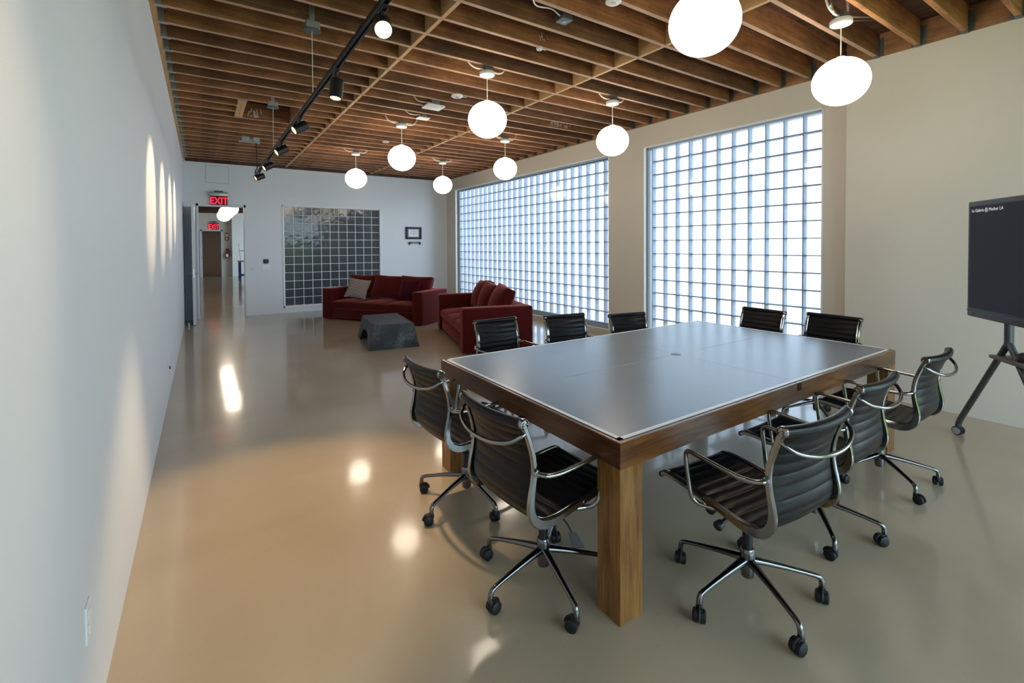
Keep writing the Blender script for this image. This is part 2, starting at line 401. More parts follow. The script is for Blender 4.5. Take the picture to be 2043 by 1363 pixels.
# ------------------------------------------------------------------ joists
ordn = ['nearest', 'second', 'third', 'fourth', 'fifth', 'sixth', 'seventh', 'eighth', 'ninth', 'tenth', 'eleventh', 'twelfth', 'thirteenth', 'fourteenth', 'fifteenth', 'sixteenth', 'seventeenth', 'eighteenth', 'nineteenth', 'twentieth', 'twenty-first', 'twenty-second', 'twenty-third', 'twenty-fourth', 'twenty-fifth', 'twenty-sixth', 'twenty-seventh', 'twenty-eighth', 'twenty-ninth', 'thirtieth', 'thirty-first', 'thirty-second', 'thirty-third', 'thirty-fourth', 'thirty-fifth', 'thirty-sixth', 'thirty-seventh']
BX = (1.725, 3.775); JT = 0.042; GX0, GX1 = 0.43, 1.22
def joist_piece(x0, x1): return G().box(x0, x1, -JT / 2, JT / 2, ZC, ZD, 0.002)
def hanger_mesh(sgn):
    g = G(); w = JT / 2 + 0.003
    for sy in (-1, 1):
        g.box(0, sgn * 0.045 if sgn > 0 else 0, sy * w - 0.002, sy * w + 0.002, ZC, ZC + 0.19) if sgn > 0 else g.box(-0.045, 0, sy * w - 0.002, sy * w + 0.002, ZC, ZC + 0.19)
        g.box(-0.003, 0.003, min(sy * w, sy * (w + 0.035)), max(sy * w, sy * (w + 0.035)), ZC + 0.01, ZC + 0.19)
    g.box(0, sgn * 0.075, -w, w, ZC - 0.004, ZC) if sgn > 0 else g.box(-0.075, 0, -w, w, ZC - 0.004, ZC)
    return g
hangL = hanger_mesh(1); hangR = hanger_mesh(-1)
jm = {}
tints = [(1, 1, 1), (0.82, 0.80, 0.80), (0.62, 0.60, 0.62), (1.12, 1.06, 1.0), (0.9, 0.86, 0.82), (0.72, 0.74, 0.80), (1.2, 1.15, 1.05), (0.85, 0.75, 0.70)]
special = {9: (0.60, 0.66, 0.74), 6: (0.68, 0.72, 0.78), 16: (1.15, 1.1, 1.05), 17: (1.2, 1.15, 1.05), 25: (1.25, 1.2, 1.1)}
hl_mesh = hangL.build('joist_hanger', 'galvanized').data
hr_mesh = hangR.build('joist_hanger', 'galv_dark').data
for o in [o for o in bpy.data.objects if o.name.startswith('joist_hanger')]: bpy.data.objects.remove(o)
bl_mesh = None
idx = 0
for nI in range(-1, 33):
    y = 1.275 + 0.3385 * nI
    xr = (XT if y < YS else XR - 0.036)
    xl = XL + 0.036
    label = 'exposed timber joist across the ceiling, %s from the camera end' % ordn[idx]
    idx += 1
    new = nI <= 1
    key = (round(xr, 2), nI in (18, 19), new)
    if key not in jm:
        g = G()
        if nI in (18, 19): g.box(xl, GX0, -JT / 2, JT / 2, ZC, ZD, 0.002); g.box(GX1, xr, -JT / 2, JT / 2, ZC, ZD, 0.002)
        else: g = joist_piece(xl, xr)
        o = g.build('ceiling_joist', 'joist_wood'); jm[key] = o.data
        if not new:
            o.data.materials.append(M['joist_edge'])      # down-facing faces take the paler wood
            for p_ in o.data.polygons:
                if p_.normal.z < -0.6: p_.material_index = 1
    else:
        o = bpy.data.objects.new('ceiling_joist', jm[key]); COL.objects.link(o)
    o.location = (0, y, 0)
    c = special.get(nI, random.choice(tints))
    if new: c = (1.55, 1.6, 1.5)
    k = random.uniform(0.76, 0.96)
    o.color = (c[0] * k, c[1] * k, c[2] * k, 1)
    tag(o, label, 'joist', 'ceiling joists')
    for (jn, X0, Z0, hh, ww, nn) in ((7, 2.80, ZC + 0.02, 0.14, 0.05, 7), (20, 0.70, ZC + 0.02, 0.17, 0.10, 16), (14, 4.95, ZC + 0.02, 0.12, 0.22, 40)):
        if jn == nI:        # dried white paint and plaster left on the side of the joist
            g = G(); rr_ = random.Random(jn)
            for q in range(nn):
                a = X0 + rr_.uniform(-ww, ww); w0 = rr_.uniform(0.003, 0.012); z0 = Z0 + rr_.uniform(0, hh * 0.5); z1 = z0 + rr_.uniform(0.015, hh * 0.5)
                tl = rr_.uniform(-0.02, 0.02)
                g.add([(a, -JT / 2 - 0.0012, z0), (a + w0, -JT / 2 - 0.0012, z0), (a + w0 + tl, -JT / 2 - 0.0012, z1), (a + tl, -JT / 2 - 0.0012, z1), (a, -JT / 2, z0), (a + w0, -JT / 2, z0), (a + w0 + tl, -JT / 2, z1), (a + tl, -JT / 2, z1)], [(0, 1, 2, 3), (0, 1, 5, 4), (1, 2, 6, 5), (2, 3, 7, 6), (3, 0, 4, 7)])
            g.build('paint_marks', 'plaster_mark', o)['label'] = 'dried white paint marks'
    for me, X in ((hl_mesh, xl), (hr_mesh, xr)):
        h = bpy.data.objects.new('joist_hanger', me); COL.objects.link(h); h.parent = o; h.location = (X, 0, 0)
    if nI > 1 or True:
        for X in BX:
            if bl_mesh is None:
                b = G().box(-0.019, 0.019, JT / 2, 0.3385 - JT / 2, ZC + 0.0, ZD - 0.004, 0.002).build('blocking', 'pale_wood'); bl_mesh = b.data
                b.parent = o; b.location = (X, 0, 0)
            else:
                b = bpy.data.objects.new('blocking', bl_mesh); COL.objects.link(b); b.parent = o; b.location = (X, 0, 0)
            if new: b.location = (X + 0.0, 0, 0)
# framed roof opening between two joists
ya, yb = 1.275 + 0.3385 * 17 + JT / 2, 1.275 + 0.3385 * 20 - JT / 2
h = empty('opening_header', (GX0, ya, ZC), 0, 'doubled pale timber header at the left end of the gap in the joists', 'timber header')
G().box(0.0, 0.048, 0, yb - ya, 0, 0.235, 0.002).build('board', 'pale_wood', h); G().box(0.05, 0.098, 0, yb - ya, 0, 0.235, 0.002).build('board', 'pale_wood', h)
for yy in (0.0, yb - ya - 0.05): G().box(-0.006, 0.104, yy, yy + 0.05, -0.004, 0.0).box(-0.006, -0.001, yy, yy + 0.05, -0.004, 0.12).box(0.099, 0.104, yy, yy + 0.05, -0.004, 0.12).build('header_bracket', 'galvanized', h)
h = empty('opening_header', (GX1 - 0.05, ya, ZC), 0, 'single timber header at the right end of the gap in the joists', 'timber header')
G().box(0, 0.05, 0, yb - ya, 0, 0.235, 0.002).build('board', 'joist_wood', h)
for yy in (0.0, yb - ya - 0.05): G().box(-0.005, 0.0, yy, yy + 0.05, -0.004, 0.12).box(-0.005, 0.05, yy, yy + 0.05, -0.005, -0.001).build('header_bracket', 'galvanized', h)

# ------------------------------------------------------------------ glass block windows
def block_window(name, axis, plane, a0, a1, z0, z1, ca, cz, pa, pz, depth, joint, mats, sign=1, maxn=None):
    """ca, cz = number of blocks, pa, pz = pitch; blocks start at a1/z1 (near, top) corner"""
    root = bpy.data.objects.new(name, None); COL.objects.link(root); root['kind'] = 'structure'
    fF, fB, fS, mort = G(), G(), G(), G()
    def P(a, z, d):
        return (plane + d * sign, a, z) if axis == 'x' else (a, plane + d * sign, z)
    def quad(g, p): g.add(p, [(0, 1, 2, 3)])
    j = joint / 2
    for i in range(ca):
        for k in range(cz):
            A0 = a0 + i * pa + j; A1 = a0 + (i + 1) * pa - j; Z0 = z0 + k * pz + j; Z1 = z0 + (k + 1) * pz - j
            c = 0.007; rim = 0.004
            # front face: bevelled pillow: outer rim then recessed pane
            ring0 = [P(A0, Z0, rim), P(A1, Z0, rim), P(A1, Z1, rim), P(A0, Z1, rim)]
            ring1 = [P(A0 + c, Z0 + c, 0), P(A1 - c, Z0 + c, 0), P(A1 - c, Z1 - c, 0), P(A0 + c, Z1 - c, 0)]
            fF.add(ring0 + ring1, [(0, 1, 5, 4), (1, 2, 6, 5), (2, 3, 7, 6), (3, 0, 4, 7), (4, 5, 6, 7)])
            quad(fB, [P(A0, Z0, depth), P(A1, Z0, depth), P(A1, Z1, depth), P(A0, Z1, depth)])
            ringb = [P(A0, Z0, depth), P(A1, Z0, depth), P(A1, Z1, depth), P(A0, Z1, depth)]
            fS.add(ring0 + ringb, [(0, 1, 5, 4), (1, 2, 6, 5), (2, 3, 7, 6), (3, 0, 4, 7)])
    def mbox(A0, A1, Z0, Z1, d0, d1):
        p = P(A0, Z0, d0); q = P(A1, Z1, d1)
        mort.box(min(p[0], q[0]), max(p[0], q[0]), min(p[1], q[1]), max(p[1], q[1]), Z0, Z1)
    j -= 0.0006
    for i in range(ca + 1): mbox(a0 + i * pa - j, a0 + i * pa + j, z0, z0 + cz * pz, 0.003, depth - 0.004)
    for k in range(cz + 1): mbox(a0, a0 + ca * pa, z0 + k * pz - j, z0 + k * pz + j, 0.0035, depth - 0.0045)
    me = fF.build('glass_block_faces', mats[0], root)
    me2 = fS.build('glass_block_sides', mats[1], root)
    me3 = fB.build('glass_block_backs', mats[2], root)
    mort.build('mortar_grid', mats[3], root)
    return root
PY, PZ = 0.2281, 0.2125
w = block_window('window_1', 'x', 6.10, 6.012 - 0.10, 0, 3.148 - 14 * PZ, 0, 26, 14, PY, PZ, 0.102, 0.011, ('block_face', 'block_side', 'block_outer', 'mortar_grey'))
w2 = block_window('window_2', 'x', 6.10, 5.048 - 12 * PY, 0, 3.160 - 14 * PZ, 0, 12, 14, PY, PZ, 0.102, 0.011, ('block_face', 'block_side', 'block_outer', 'mortar_grey'))
for root, (a0, a1, z0, z1) in ((w, W1), (w2, W2)):
    # drywall bead round the opening, plus the grey metal channel holding the blocks
    g = G(); t = 0.016
    for (A0, A1, Z0, Z1) in ((a0, a1, z1 - t, z1), (a0, a1, z0, z0 + t), (a0, a0 + t, z0, z1), (a1 - t, a1, z0, z1)): g.box(XR - 0.005, XR + 0.045, A0, A1, Z0, Z1, 0.002)
    g.build('window_trim', 'bead', root)
    g = G(); t2 = 0.035
    for (A0, A1, Z0, Z1) in ((a0, a1, z1 - t2 - 0.005, z1 - 0.004), (a0, a1, z0 + 0.004, z0 + 0.075), (a0 + 0.004, a0 + 0.03, z0, z1), (a1 - 0.03, a1 - 0.004, z0, z1)): g.box(6.085, 6.19, A0, A1, Z0, Z1)
    g.build('window_channel', 'channel_grey', root)
P3 = 0.2125; P3z = 0.2015
w3 = block_window('window_3', 'y', YF + 0.012, W3[0] + 0.014, 0, W3[3] - 0.018 - 12 * P3z, 0, 11, 12, P3, P3z, 0.085, 0.013, ('dark_block', 'dark_room', 'dark_block', 'mortar_white'))
g = G(); a0, a1, z0, z1 = W3; t = 0.022
for (A0, A1, Z0, Z1) in ((a0 - t, a1 + t, z1 - 0.008, z1 + t), (a0 - t, a1 + t, z0 - t, z0 + 0.03), (a0 - t, a0 + 0.010, z0 - t, z1 + t), (a1 - 0.010, a1 + t, z0 - t, z1 + t)): g.box(A0, A1, YF - 0.014, YF + 0.03, Z0, Z1, 0.003)
g.build('window_frame', 'trim_white', w3)
def plain_window(name, axis, p, a0, a1, z0, z1, nm):
    root = bpy.data.objects.new(name, None); COL.objects.link(root); root['kind'] = 'structure'
    g = G(); t = 0.05
    def bx(A0, A1, Z0, Z1): g.box(p, p + 0.06, A0, A1, Z0, Z1) if axis == 'x' else g.box(A0, A1, p, p + 0.06, Z0, Z1)
    bx(a0, a1, z0, z0 + t); bx(a0, a1, z1 - t, z1)
    for i in range(nm + 1):
        a = a0 + (a1 - a0 - t) * i / nm; bx(a, a + t, z0, z1)
    g.build('window_frame', 'black_metal', root)
    q = G(); q.box(p + 0.02, p + 0.026, a0, a1, z0, z1) if axis == 'x' else q.box(a0, a1, p + 0.02, p + 0.026, z0, z1)
    q.build('window_pane', 'clear_pane', root)
plain_window('window_4', 'y', YB - 0.10, W4[0], W4[1], W4[2], W4[3], 4)
plain_window('window_5', 'x', XR + 0.02, W5[0], W5[1], W5[2], W5[3], 2)

# ------------------------------------------------------------------ doorway and far-wall things
d = bpy.data.objects.new('door_1', None); COL.objects.link(d); d['kind'] = 'structure'
g = G()
g.box(DX1 - 0.005, DX1 + 0.035, YF - 0.014, YF + 0.15, 0, DZ + 0.05, 0.003).box(DX0 - 0.035, DX0 + 0.005, YF - 0.014, YF + 0.15, 0, DZ + 0.05, 0.003).box(DX0 - 0.035, DX1 + 0.035, YF - 0.014, YF + 0.15, DZ - 0.01, DZ + 0.05, 0.003)
g.build('door_frame', 'door_white', d)
g = G().box(-0.170, -0.122, 11.525, 12.44, 0.012, 2.50, 0.002); g.build('door_leaf', 'door_white', d)
G().box(-0.172, -0.170, 11.56, 12.42, 0.02, 0.26).build('kick_plate', 'black_metal', d)
G().box(-0.158, -0.134, 11.523, 11.526, 0.99, 1.16).build('latch_plate', 'steel', d)
for sx in (-1, 1):
    x0 = -0.146 + sx * 0.026
    g = G().lathe([(0.026, 0), (0.026, 0.008)], 18, TR(x0, 11.60, 1.07) @ Matrix.Rotation(sx * PI / 2, 4, 'Y'))
    g.tube([(x0, 11.60, 1.07), (x0 + sx * 0.05, 11.60, 1.07), (x0 + sx * 0.06, 11.61, 1.07), (x0 + sx * 0.06, 11.72, 1.07)], 0.009, 8)
    g.build('door_handle', 'steel', d, True)
tag(G().lathe([(0.016, 0), (0.018, 0.02), (0.012, 0.05), (0.014, 0.07)], 12, TR(-0.245, 11.60, 0)).build('door_stop', 'steel', None, True), 'small steel door stop on the floor behind the open door leaf', 'door stop')

e = empty('exit_sign', (0.338, YF, 2.56), 0, 'lit red EXIT sign on the wall above the open doorway', 'exit sign')
G().box(-0.175, 0.175, -0.075, 0, 0.20, 0.29, 0.006, 2).build('housing', 'galvanized', e, True)
G().box(-0.08, 0.08, -0.06, 0, 0.29, 0.315, 0.004).build('top_bracket', 'black_metal', e)
G().box(-0.165, 0.165, -0.045, -0.039, 0.0, 0.20, 0.002).build('glass_panel', 'sign_glass', e)
text_mesh('lettering', 'EXIT', 0.215, 'exit_red', e, (0, -0.048, 0.022), (PI / 2, 0, 0), 0.002, 'CENTER', 0.004, 0.78)
g = G(); t = 0.004
for (A0, A1, Z0, Z1) in ((0.097, 0.53, 3.44, 3.444), (0.093, 0.535, 3.054, 3.058), (0.095, 0.099, 3.055, 3.444), (0.528, 0.533, 3.055, 3.444)): g.box(A0, A1, YF - 0.002, YF, Z0, Z1)
g.box(0.1, 0.527, YF - 0.003, YF, 3.06, 3.438)
ap = empty('access_panel', (0.0, 0.0, 0.0), 0, 'square white access hatch flush in the wall above the exit sign', 'access panel')
G().box(0.1, 0.527, YF - 0.004, YF, 3.06, 3.438).build('panel', 'wall_white', ap)
g = G()
for (A0, A1, Z0, Z1) in ((0.097, 0.53, 3.439, 3.444), (0.093, 0.535, 3.054, 3.059), (0.094, 0.099, 3.055, 3.444), (0.528, 0.533, 3.055, 3.444)): g.box(A0, A1, YF - 0.002, YF, Z0, Z1)
g.build('gap_line', 'galv_dark', ap)
pq = empty('framed_certificate', (4.97, YF, 1.97), 0, 'black framed certificate hanging on the far wall right of the dark glass blocks', 'frame')
g = G(); 
for (A0, A1, Z0, Z1) in ((-0.235, 0.235, 0.13, 0.175), (-0.235, 0.235, -0.165, -0.12), (-0.235, -0.185, -0.165, 0.175), (0.185, 0.235, -0.165, 0.175)): g.box(A0, A1, -0.03, 0, Z0, Z1, 0.005)
g.build('frame', 'black_metal', pq)
G().box(-0.19, 0.19, -0.008, -0.002, -0.125, 0.135).build('mat_board', 'board_grey', pq)
G().box(-0.145, 0.145, -0.011, -0.008, -0.095, 0.108).build('paper', 'paper', pq)
g = G()
for z, wd in ((0.07, 0.09), (0.045, 0.11), (0.01, 0.10), (-0.015, 0.12), (-0.05, 0.09)): g.box(-wd, wd, -0.0125, -0.011, z, z + 0.007)
g.build('print_lines', 'ink', pq)
nb = empty('name_plaque', (5.0, YF - 0.001, 1.70), 0, 'small black scrolled plaque with pale lettering under the framed certificate', 'plaque')
G().box(-0.15, 0.15, -0.02, 0, -0.022, 0.03, 0.006, 2).box(-0.185, -0.13, -0.025, 0, -0.035, 0.022, 0.01, 2).box(0.13, 0.185, -0.025, 0, -0.035, 0.022, 0.01, 2).lathe([(0.016, 0), (0.016, 0.02)], 12, TR(-0.15, -0.001, -0.045, 0, PI / 2)).lathe([(0.016, 0), (0.016, 0.02)], 12, TR(0.15, -0.001, -0.045, 0, PI / 2)).build('plate', 'black_metal', nb, True)
g = G()
for i in range(11): g.box(-0.11 + i * 0.02, -0.098 + i * 0.02, -0.0215, -0.0195, -0.003, 0.012)
g.build('letter_marks', 'line_white', nb)
th = empty('thermostat', (1.265, YF, 1.265), 0, 'black rounded square wall controller above the white switch plate', 'thermostat')
G().box(-0.055, 0.055, -0.022, 0, -0.05, 0.05, 0.02, 3).build('body', 'black_plastic', th, True)
G().lathe([(0.014, 0), (0.014, 0.002)], 16, TR(0, -0.021, 0, 0, PI / 2)).build('dial', 'screen_frame', th, True)
sp = empty('switch_plate', (1.272, YF, 1.115), 0, 'white triple rocker switch plate on the far wall under the black controller', 'switch')
G().box(-0.092, 0.092, -0.007, 0, -0.06, 0.06, 0.003).build('plate', 'white_plastic', sp)
for i in (-1, 0, 1): G().box(i * 0.052 - 0.018, i * 0.052 + 0.018, -0.011, -0.006, -0.034, 0.034, 0.002).build('rocker', 'trim_white', sp)
tag(G().lathe([(0.012, 0), (0.010, 0.006)], 8, TR(0.965, YF, 1.09, 0, PI / 2)).build('wall_hook', 'galv_dark', None, True), 'tiny dark fixing on the far wall between door frame and switch plate', 'wall fixing')
# outlets on the left wall
for (yy, zz, lb) in ((1.935, 0.435, 'white outlet plate on the left wall closest to the camera'), (6.07, 0.445, 'white outlet plate on the left wall farther along, near the black wall jack')):
    o = empty('outlet', (XL, yy, zz), 0, lb, 'outlet')
    G().box(0, 0.006, -0.037, 0.037, -0.058, 0.058, 0.002).build('cover_plate', 'white_plastic', o)
    for s_ in (-1, 1): G().box(0.006, 0.0085, -0.016, 0.016, s_ * 0.022 - 0.014, s_ * 0.022 + 0.014, 0.001).build('socket', 'trim_white', o)
tag(G().box(XL, XL + 0.012, 6.31, 6.35, 0.27, 0.30, 0.003).build('wall_jack', 'black_plastic'), 'tiny black jack low on the left wall past the far outlet', 'wall jack')

# ------------------------------------------------------------------ hallway beyond the door
HY = 30.04
struct(G().box(XL - 0.2, XL, YF + 0.15, HY, 0, 3.9).build('wall_hall_left', 'hall_wall'))
struct(G().box(1.5, 1.62, YF + 0.14, 22.0, 0, 3.9).build('wall_hall_right', 'hall_wall'))
g = G(); wall_with_holes(g, 'y', HY, HY + 0.15, XL, 1.38, 0, 3.9, [(-0.0, 0.90, 0, 2.50)])
struct(g.build('wall_hall_end', 'hall_wall'))
struct(G().box(1.38, 6.0, HY - 0.35, HY + 0.15, 0, 3.9).build('wall_hall_end_bright', 'hall_bright'))
g = G(); wall_with_holes(g, 'x', 6.0, 6.15, 22.0, HY, 0, 3.9, [(22.6, 29.3, 0.4, 3.3)]); g.box(1.62, 6.15, 21.85, 22.0, 0, 3.9)
struct(g.build('wall_hall_side', 'hall_bright'))
struct(G().box(XL - 0.2, 6.2, YF + 0.15, HY + 1.6, 3.75, 3.9).build('ceiling_hall', 'deck_wood'))
g = G()
for i in range(24): g.box(XL, 1.5 if i < 12 else 6.0, 13.2 + i * 0.72, 13.26 + i * 0.72, 3.45, 3.75)
struct(g.build('trim_5', 'deck_wood'))
struct(G().box(XL, 1.5, HY + 1.2, HY + 1.35, 0, 3.9).box(XL, XL + 0.1, HY + .15, HY + 1.3, 0, 3.8).box(1.38, 1.5, HY + .15, HY + 1.3, 0, 3.8).build('wall_end_room', 'brown_wall'))
struct(G().box(1.62, 4.6, 14.0, 14.1, 0, 3.75).box(4.6, 4.7, YF + 0.14, 14.1, 0, 3.75).build('wall_dark_room', 'dark_room'))
d2 = bpy.data.objects.new('door_2', None); COL.objects.link(d2); d2['kind'] = 'structure'
G().box(-0.05, 0.02, HY - 0.02, HY + 0.16, 0, 2.56).box(0.88, 0.95, HY - 0.02, HY + 0.16, 0, 2.56).box(-0.05, 0.95, HY - 0.02, HY + 0.16, 2.49, 2.56).build('door_frame', 'door_white', d2)
G().box(-0.10, -0.04, 29.0, HY - 0.04, 0.01, 2.49).build('door_leaf', 'door_white', d2)
G().tube([(-0.04, 29.1, 1.06), (0.03, 29.1, 1.06), (0.03, 29.25, 1.06)], 0.012, 8).build('door_handle', 'steel', d2, True)
e = empty('exit_sign', (0.57, HY, 2.58), 0, 'distant red EXIT sign above the inner door at the end of the hallway', 'exit sign')
G().box(-0.22, 0.2, -0.09, 0, 0.33, 0.39, 0.006).build('housing', 'galvanized', e)
G().box(-0.09, 0.09, -0.08, 0, 0.39, 0.43, 0.004).build('top_bracket', 'black_metal', e)
G().box(-0.19, 0.2, -0.05, -0.04, 0.0, 0.33).build('glass_panel', 'sign_glass', e)
text_mesh('lettering', 'EXIT', 0.36, 'exit_red', e, (-0.02, -0.055, 0.03), (PI / 2, 0, 0), 0.002, 'CENTER', 0.006, 0.62)
e = empty('fire_extinguisher', (1.15, HY - 0.086, 1.0), 0, 'fire extinguisher hanging on the end wall of the hallway', 'fire extinguisher')
G().lathe([(0.05, 0), (0.085, 0.02), (0.085, 0.32), (0.05, 0.40), (0.03, 0.44)], 16).build('cylinder', 'sign_red', e, True)
G().box(-0.05, 0.08, -0.02, 0.02, 0.44, 0.52, 0.005).tube([(0.0, 0, 0.46), (0.12, 0, 0.44), (0.13, 0, 0.25), (0.09, 0, 0.1)], 0.012, 6).build('valve', 'black_plastic', e, True)
G().box(-0.06, 0.06, -0.09, -0.086, 0.08, 0.24).build('paper_label', 'paper', e)
e = empty('fire_sign', (1.15, HY, 1.98), 0, 'small red and white sign on the hallway end wall over the extinguisher', 'sign')
G().box(-0.09, 0.09, -0.01, 0, 0, 0.42, 0.002).build('panel', 'sign_red', e); G().box(-0.06, 0.06, -0.014, -0.01, 0.20, 0.37).box(-0.045, 0.045, -0.014, -0.01, 0.04, 0.16).build('white_marks', 'paper', e)
ct = empty('utility_cart', (1.66, 25.2, 0), 0, 'blue framed cart on wheels at the right edge of the doorway view', 'cart')
G().box(-0.27, 0.9, -0.6, 0.6, 0.93, 0.98, 0.005).build('worktop', 'rim_wood', ct)
for (a, b_) in ((-0.2, -0.5), (-0.2, 0.5), (0.8, -0.5), (0.8, 0.5)): G().box(a - 0.03, a + 0.03, b_ - 0.03, b_ + 0.03, 0.15, 0.93).build('leg', 'blue_metal', ct)
G().box(-0.2, 0.8, -0.52, -0.48, 0.28, 0.33).box(-0.2, 0.8, 0.48, 0.52, 0.28, 0.33).box(-0.22, -0.18, -0.5, 0.5, 0.28, 0.33).build('rail', 'blue_metal', ct)
for (a, b_) in ((-0.2, -0.5), (-0.2, 0.5), (0.8, -0.5), (0.8, 0.5)): G().lathe([(0.075, -0.02), (0.075, 0.02)], 16, TR(a, b_, 0.076), 'x').build('wheel', 'black_rubber', ct, True)
tag(G().tube([(1.50, 25.0, 0.983), (1.42, 25.0, 1.78)], 0.018, 8).tube([(1.46, 25.0, 1.45), (1.7, 25.0, 1.43)], 0.014, 8).build('metal_stand', 'steel', None, True), 'thin leaning metal stand resting on the blue cart', 'stand')

# ------------------------------------------------------------------ pendant globes
GR = 0.208
def globe_mesh():
    prof = []
    for i in range(25):
        a = -PI / 2 + PI * i / 24; r = GR * math.cos(a); z = GR * 0.93 * math.sin(a)
        prof.append((max(r, 0.001), z))
    return G().lathe(prof, 40).build('glass_globe', 'opal_glow', None, True)
gm = globe_mesh().data; bpy.data.objects.remove(bpy.data.objects['glass_globe'])
cm = G().lathe([(0.078, 0.0), (0.082, 0.006), (0.082, 0.034), (0.076, 0.042)], 28).build('canopy', 'white_plastic', None, True); cmd = cm.data; bpy.data.objects.remove(cm)
def pendant(x, y, zg, ztop, label, conduit=True, hall=False):
    r = empty('globe_pendant', (x, y, zg), 0, label, 'pendant lamp', 'globe pendants')
    o = bpy.data.objects.new('glass_globe', gm); COL.objects.link(o); o.parent = r
    G().lathe([(0.035, GR * 0.93 - 0.006), (0.035, GR * 0.93 + 0.008), (0.006, GR * 0.93 + 0.02)], 16).build('fitter', 'white_plastic', r, True)
    G().tube([(0, 0, GR * 0.93 + 0.01), (0, 0, ztop - zg)], 0.0045, 8).build('cord', 'cable_white', r, True)
    o = bpy.data.objects.new('canopy', cmd); COL.objects.link(o); o.parent = r; o.location = (0, 0, ztop - zg)
    zt = ztop - zg + 0.042
    G().box(-0.05, 0.05, -0.05, 0.05, zt, zt + 0.05, 0.004).build('junction_box', 'galv_dark', r)
    if conduit:
        t = ZC - zg + 0.05
        G().tube(crom([(-0.05, 0, zt + 0.02), (-0.14, 0.0, zt + 0.015), (-0.22, 0.01, zt + 0.06), (-0.25, 0.02, zt + 0.16), (-0.26, 0.03, t + 0.15)], 5), 0.009, 8).tube(crom([(0.05, 0, zt + 0.02), (0.14, 0.01, zt + 0.012), (0.22, 0.03, zt + 0.05), (0.27, 0.05, zt + 0.13), (0.28, 0.06, t + 0.15)], 5), 0.009, 8).build('conduit', 'cable_white', r, True)
    return r
GX = (2.575, 4.46); ZG = 2.955; ZT = 3.425
rows = [(1.735, ('nearest and largest lit white globe pendant, cut off by the top edge of the photo', 'lit white globe pendant near the top right, in front of the pale wall')),
        (4.33, ('large lit white globe pendant over the middle of the room, left row, second from camera', 'lit white globe pendant in front of the pillar between the two glass block windows')),
        (6.90, ('lit white globe pendant in the left row, third from the camera', 'lit white globe pendant over the upper edge of the long glass block window')),
        (9.45, ('smallest lit globe of the left row, in front of the far white wall', 'farthest lit globe pendant of the right row, by the far right corner'))]
for y, (l0, l1) in rows:
    pendant(GX[0], y, ZG, ZT, l0); pendant(GX[1], y, ZG, ZT, l1)
for x, y, lb in ((0.655, 14.9, 'nearest of the three overlapping globe pendants seen through the doorway'), (0.64, 16.5, 'middle of the three overlapping globe pendants seen through the doorway'), (0.635, 18.2, 'lowest looking, farthest of the three overlapping globes seen through the doorway')):
    pendant(x, y, 2.66, 3.4, lb, False)
# conduits feeding the near right pendant
tag(G().tube(crom([(4.36, 1.735, 3.50), (4.30, 1.735, 3.50), (4.27, 1.735, 3.56), (4.27, 1.735, 3.74)], 5), 0.012, 8).build('steel_conduit', 'steel', None, True), 'bent steel conduit rising from the near right pendant canopy', 'conduit')
tag(G().tube([(4.535, 1.78, 3.50), (5.3, 1.78, 3.71)], 0.012, 8).tube([(4.535, 1.70, 3.50), (5.3, 1.70, 3.70)], 0.012, 8).build('steel_conduit', 'steel', None, True), 'straight steel conduits running right from the near right pendant canopy', 'conduit')

# ------------------------------------------------------------------ small ceiling devices
def disc(x, y, r, lb, cable=False, z=ZC):
    o = empty('smoke_detector', (x, y, z), 0, lb, 'ceiling sensor')
    G().lathe([(r * 0.8, -0.030), (r, -0.022), (r, -0.006), (r * 0.9, 0)], 24).build('body', 'white_plastic', o, True)
    G().lathe([(r * 0.35, -0.034), (r * 0.35, -0.029)], 16).build('lens', 'galvanized', o, True)
    if cable: G().tube(crom([(r * 0.7, 0, -0.01), (r + 0.06, 0.02, 0.0), (r + 0.12, 0.05, 0.05), (r + 0.13, 0.08, 0.13)], 5), 0.004, 6).build('cable', 'cable_white', o, True)
disc(2.72, 2.63, 0.062, 'white disc sensor at the top edge of the photo, under a joist')
disc(2.76, 3.645, 0.030, 'tiny white round sensor under a joist with white paint drips beside it', True)
disc(2.74, 5.36, 0.075, 'white disc sensor with a curled cable, left of the central globe', True)
disc(2.83, 8.40, 0.058, 'small round white sensor above the third globe of the left row')
def wifi(x, y, lb, s=1.0):
    o = empty('ceiling_box_light', (x, y, ZC), 0, lb, 'ceiling device')
    G().box(-0.055 * s, 0.055 * s, -0.05 * s, 0.05 * s, -0.005, 0.09 * s, 0.004).build('junction_box', 'galvanized', o)
    G().box(-0.13 * s, 0.11 * s, -0.10 * s, 0.10 * s, -0.035 * s, -0.006, 0.014 * s, 3).build('white_cover', 'white_plastic', o, True)
    G().tube(crom([(-0.05, 0, 0.03), (-0.16, 0.0, 0.02), (-0.24, 0.02, 0.04), (-0.3, 0.04, 0.13)], 5), 0.009, 8).build('conduit', 'cable_white', o, True)
wifi(2.68, 5.93, 'white rounded sensor cover on a metal box between the joists, left of the central globe', 1.1)
wifi(2.79, 6.56, 'smaller flat white cover on a metal box just beyond the rounded sensor', 0.75)
o = empty('junction_box', (2.63, 3.12, ZC), 0, 'square galvanized junction box with a white cable, between joists near the top edge', 'junction box')
G().box(-0.055, 0.055, -0.055, 0.055, 0.0, 0.10, 0.004).build('box', 'galv_dark', o)
G().lathe([(0.02, -0.004), (0.02, 0.001)], 14).build('knockout', 'galvanized', o, True)
G().tube([(0.03, 0, 0.10), (0.06, -0.01, 0.15), (0.18, -0.10, 0.20)], 0.012, 8).build('conduit_stub', 'galvanized', o, True)
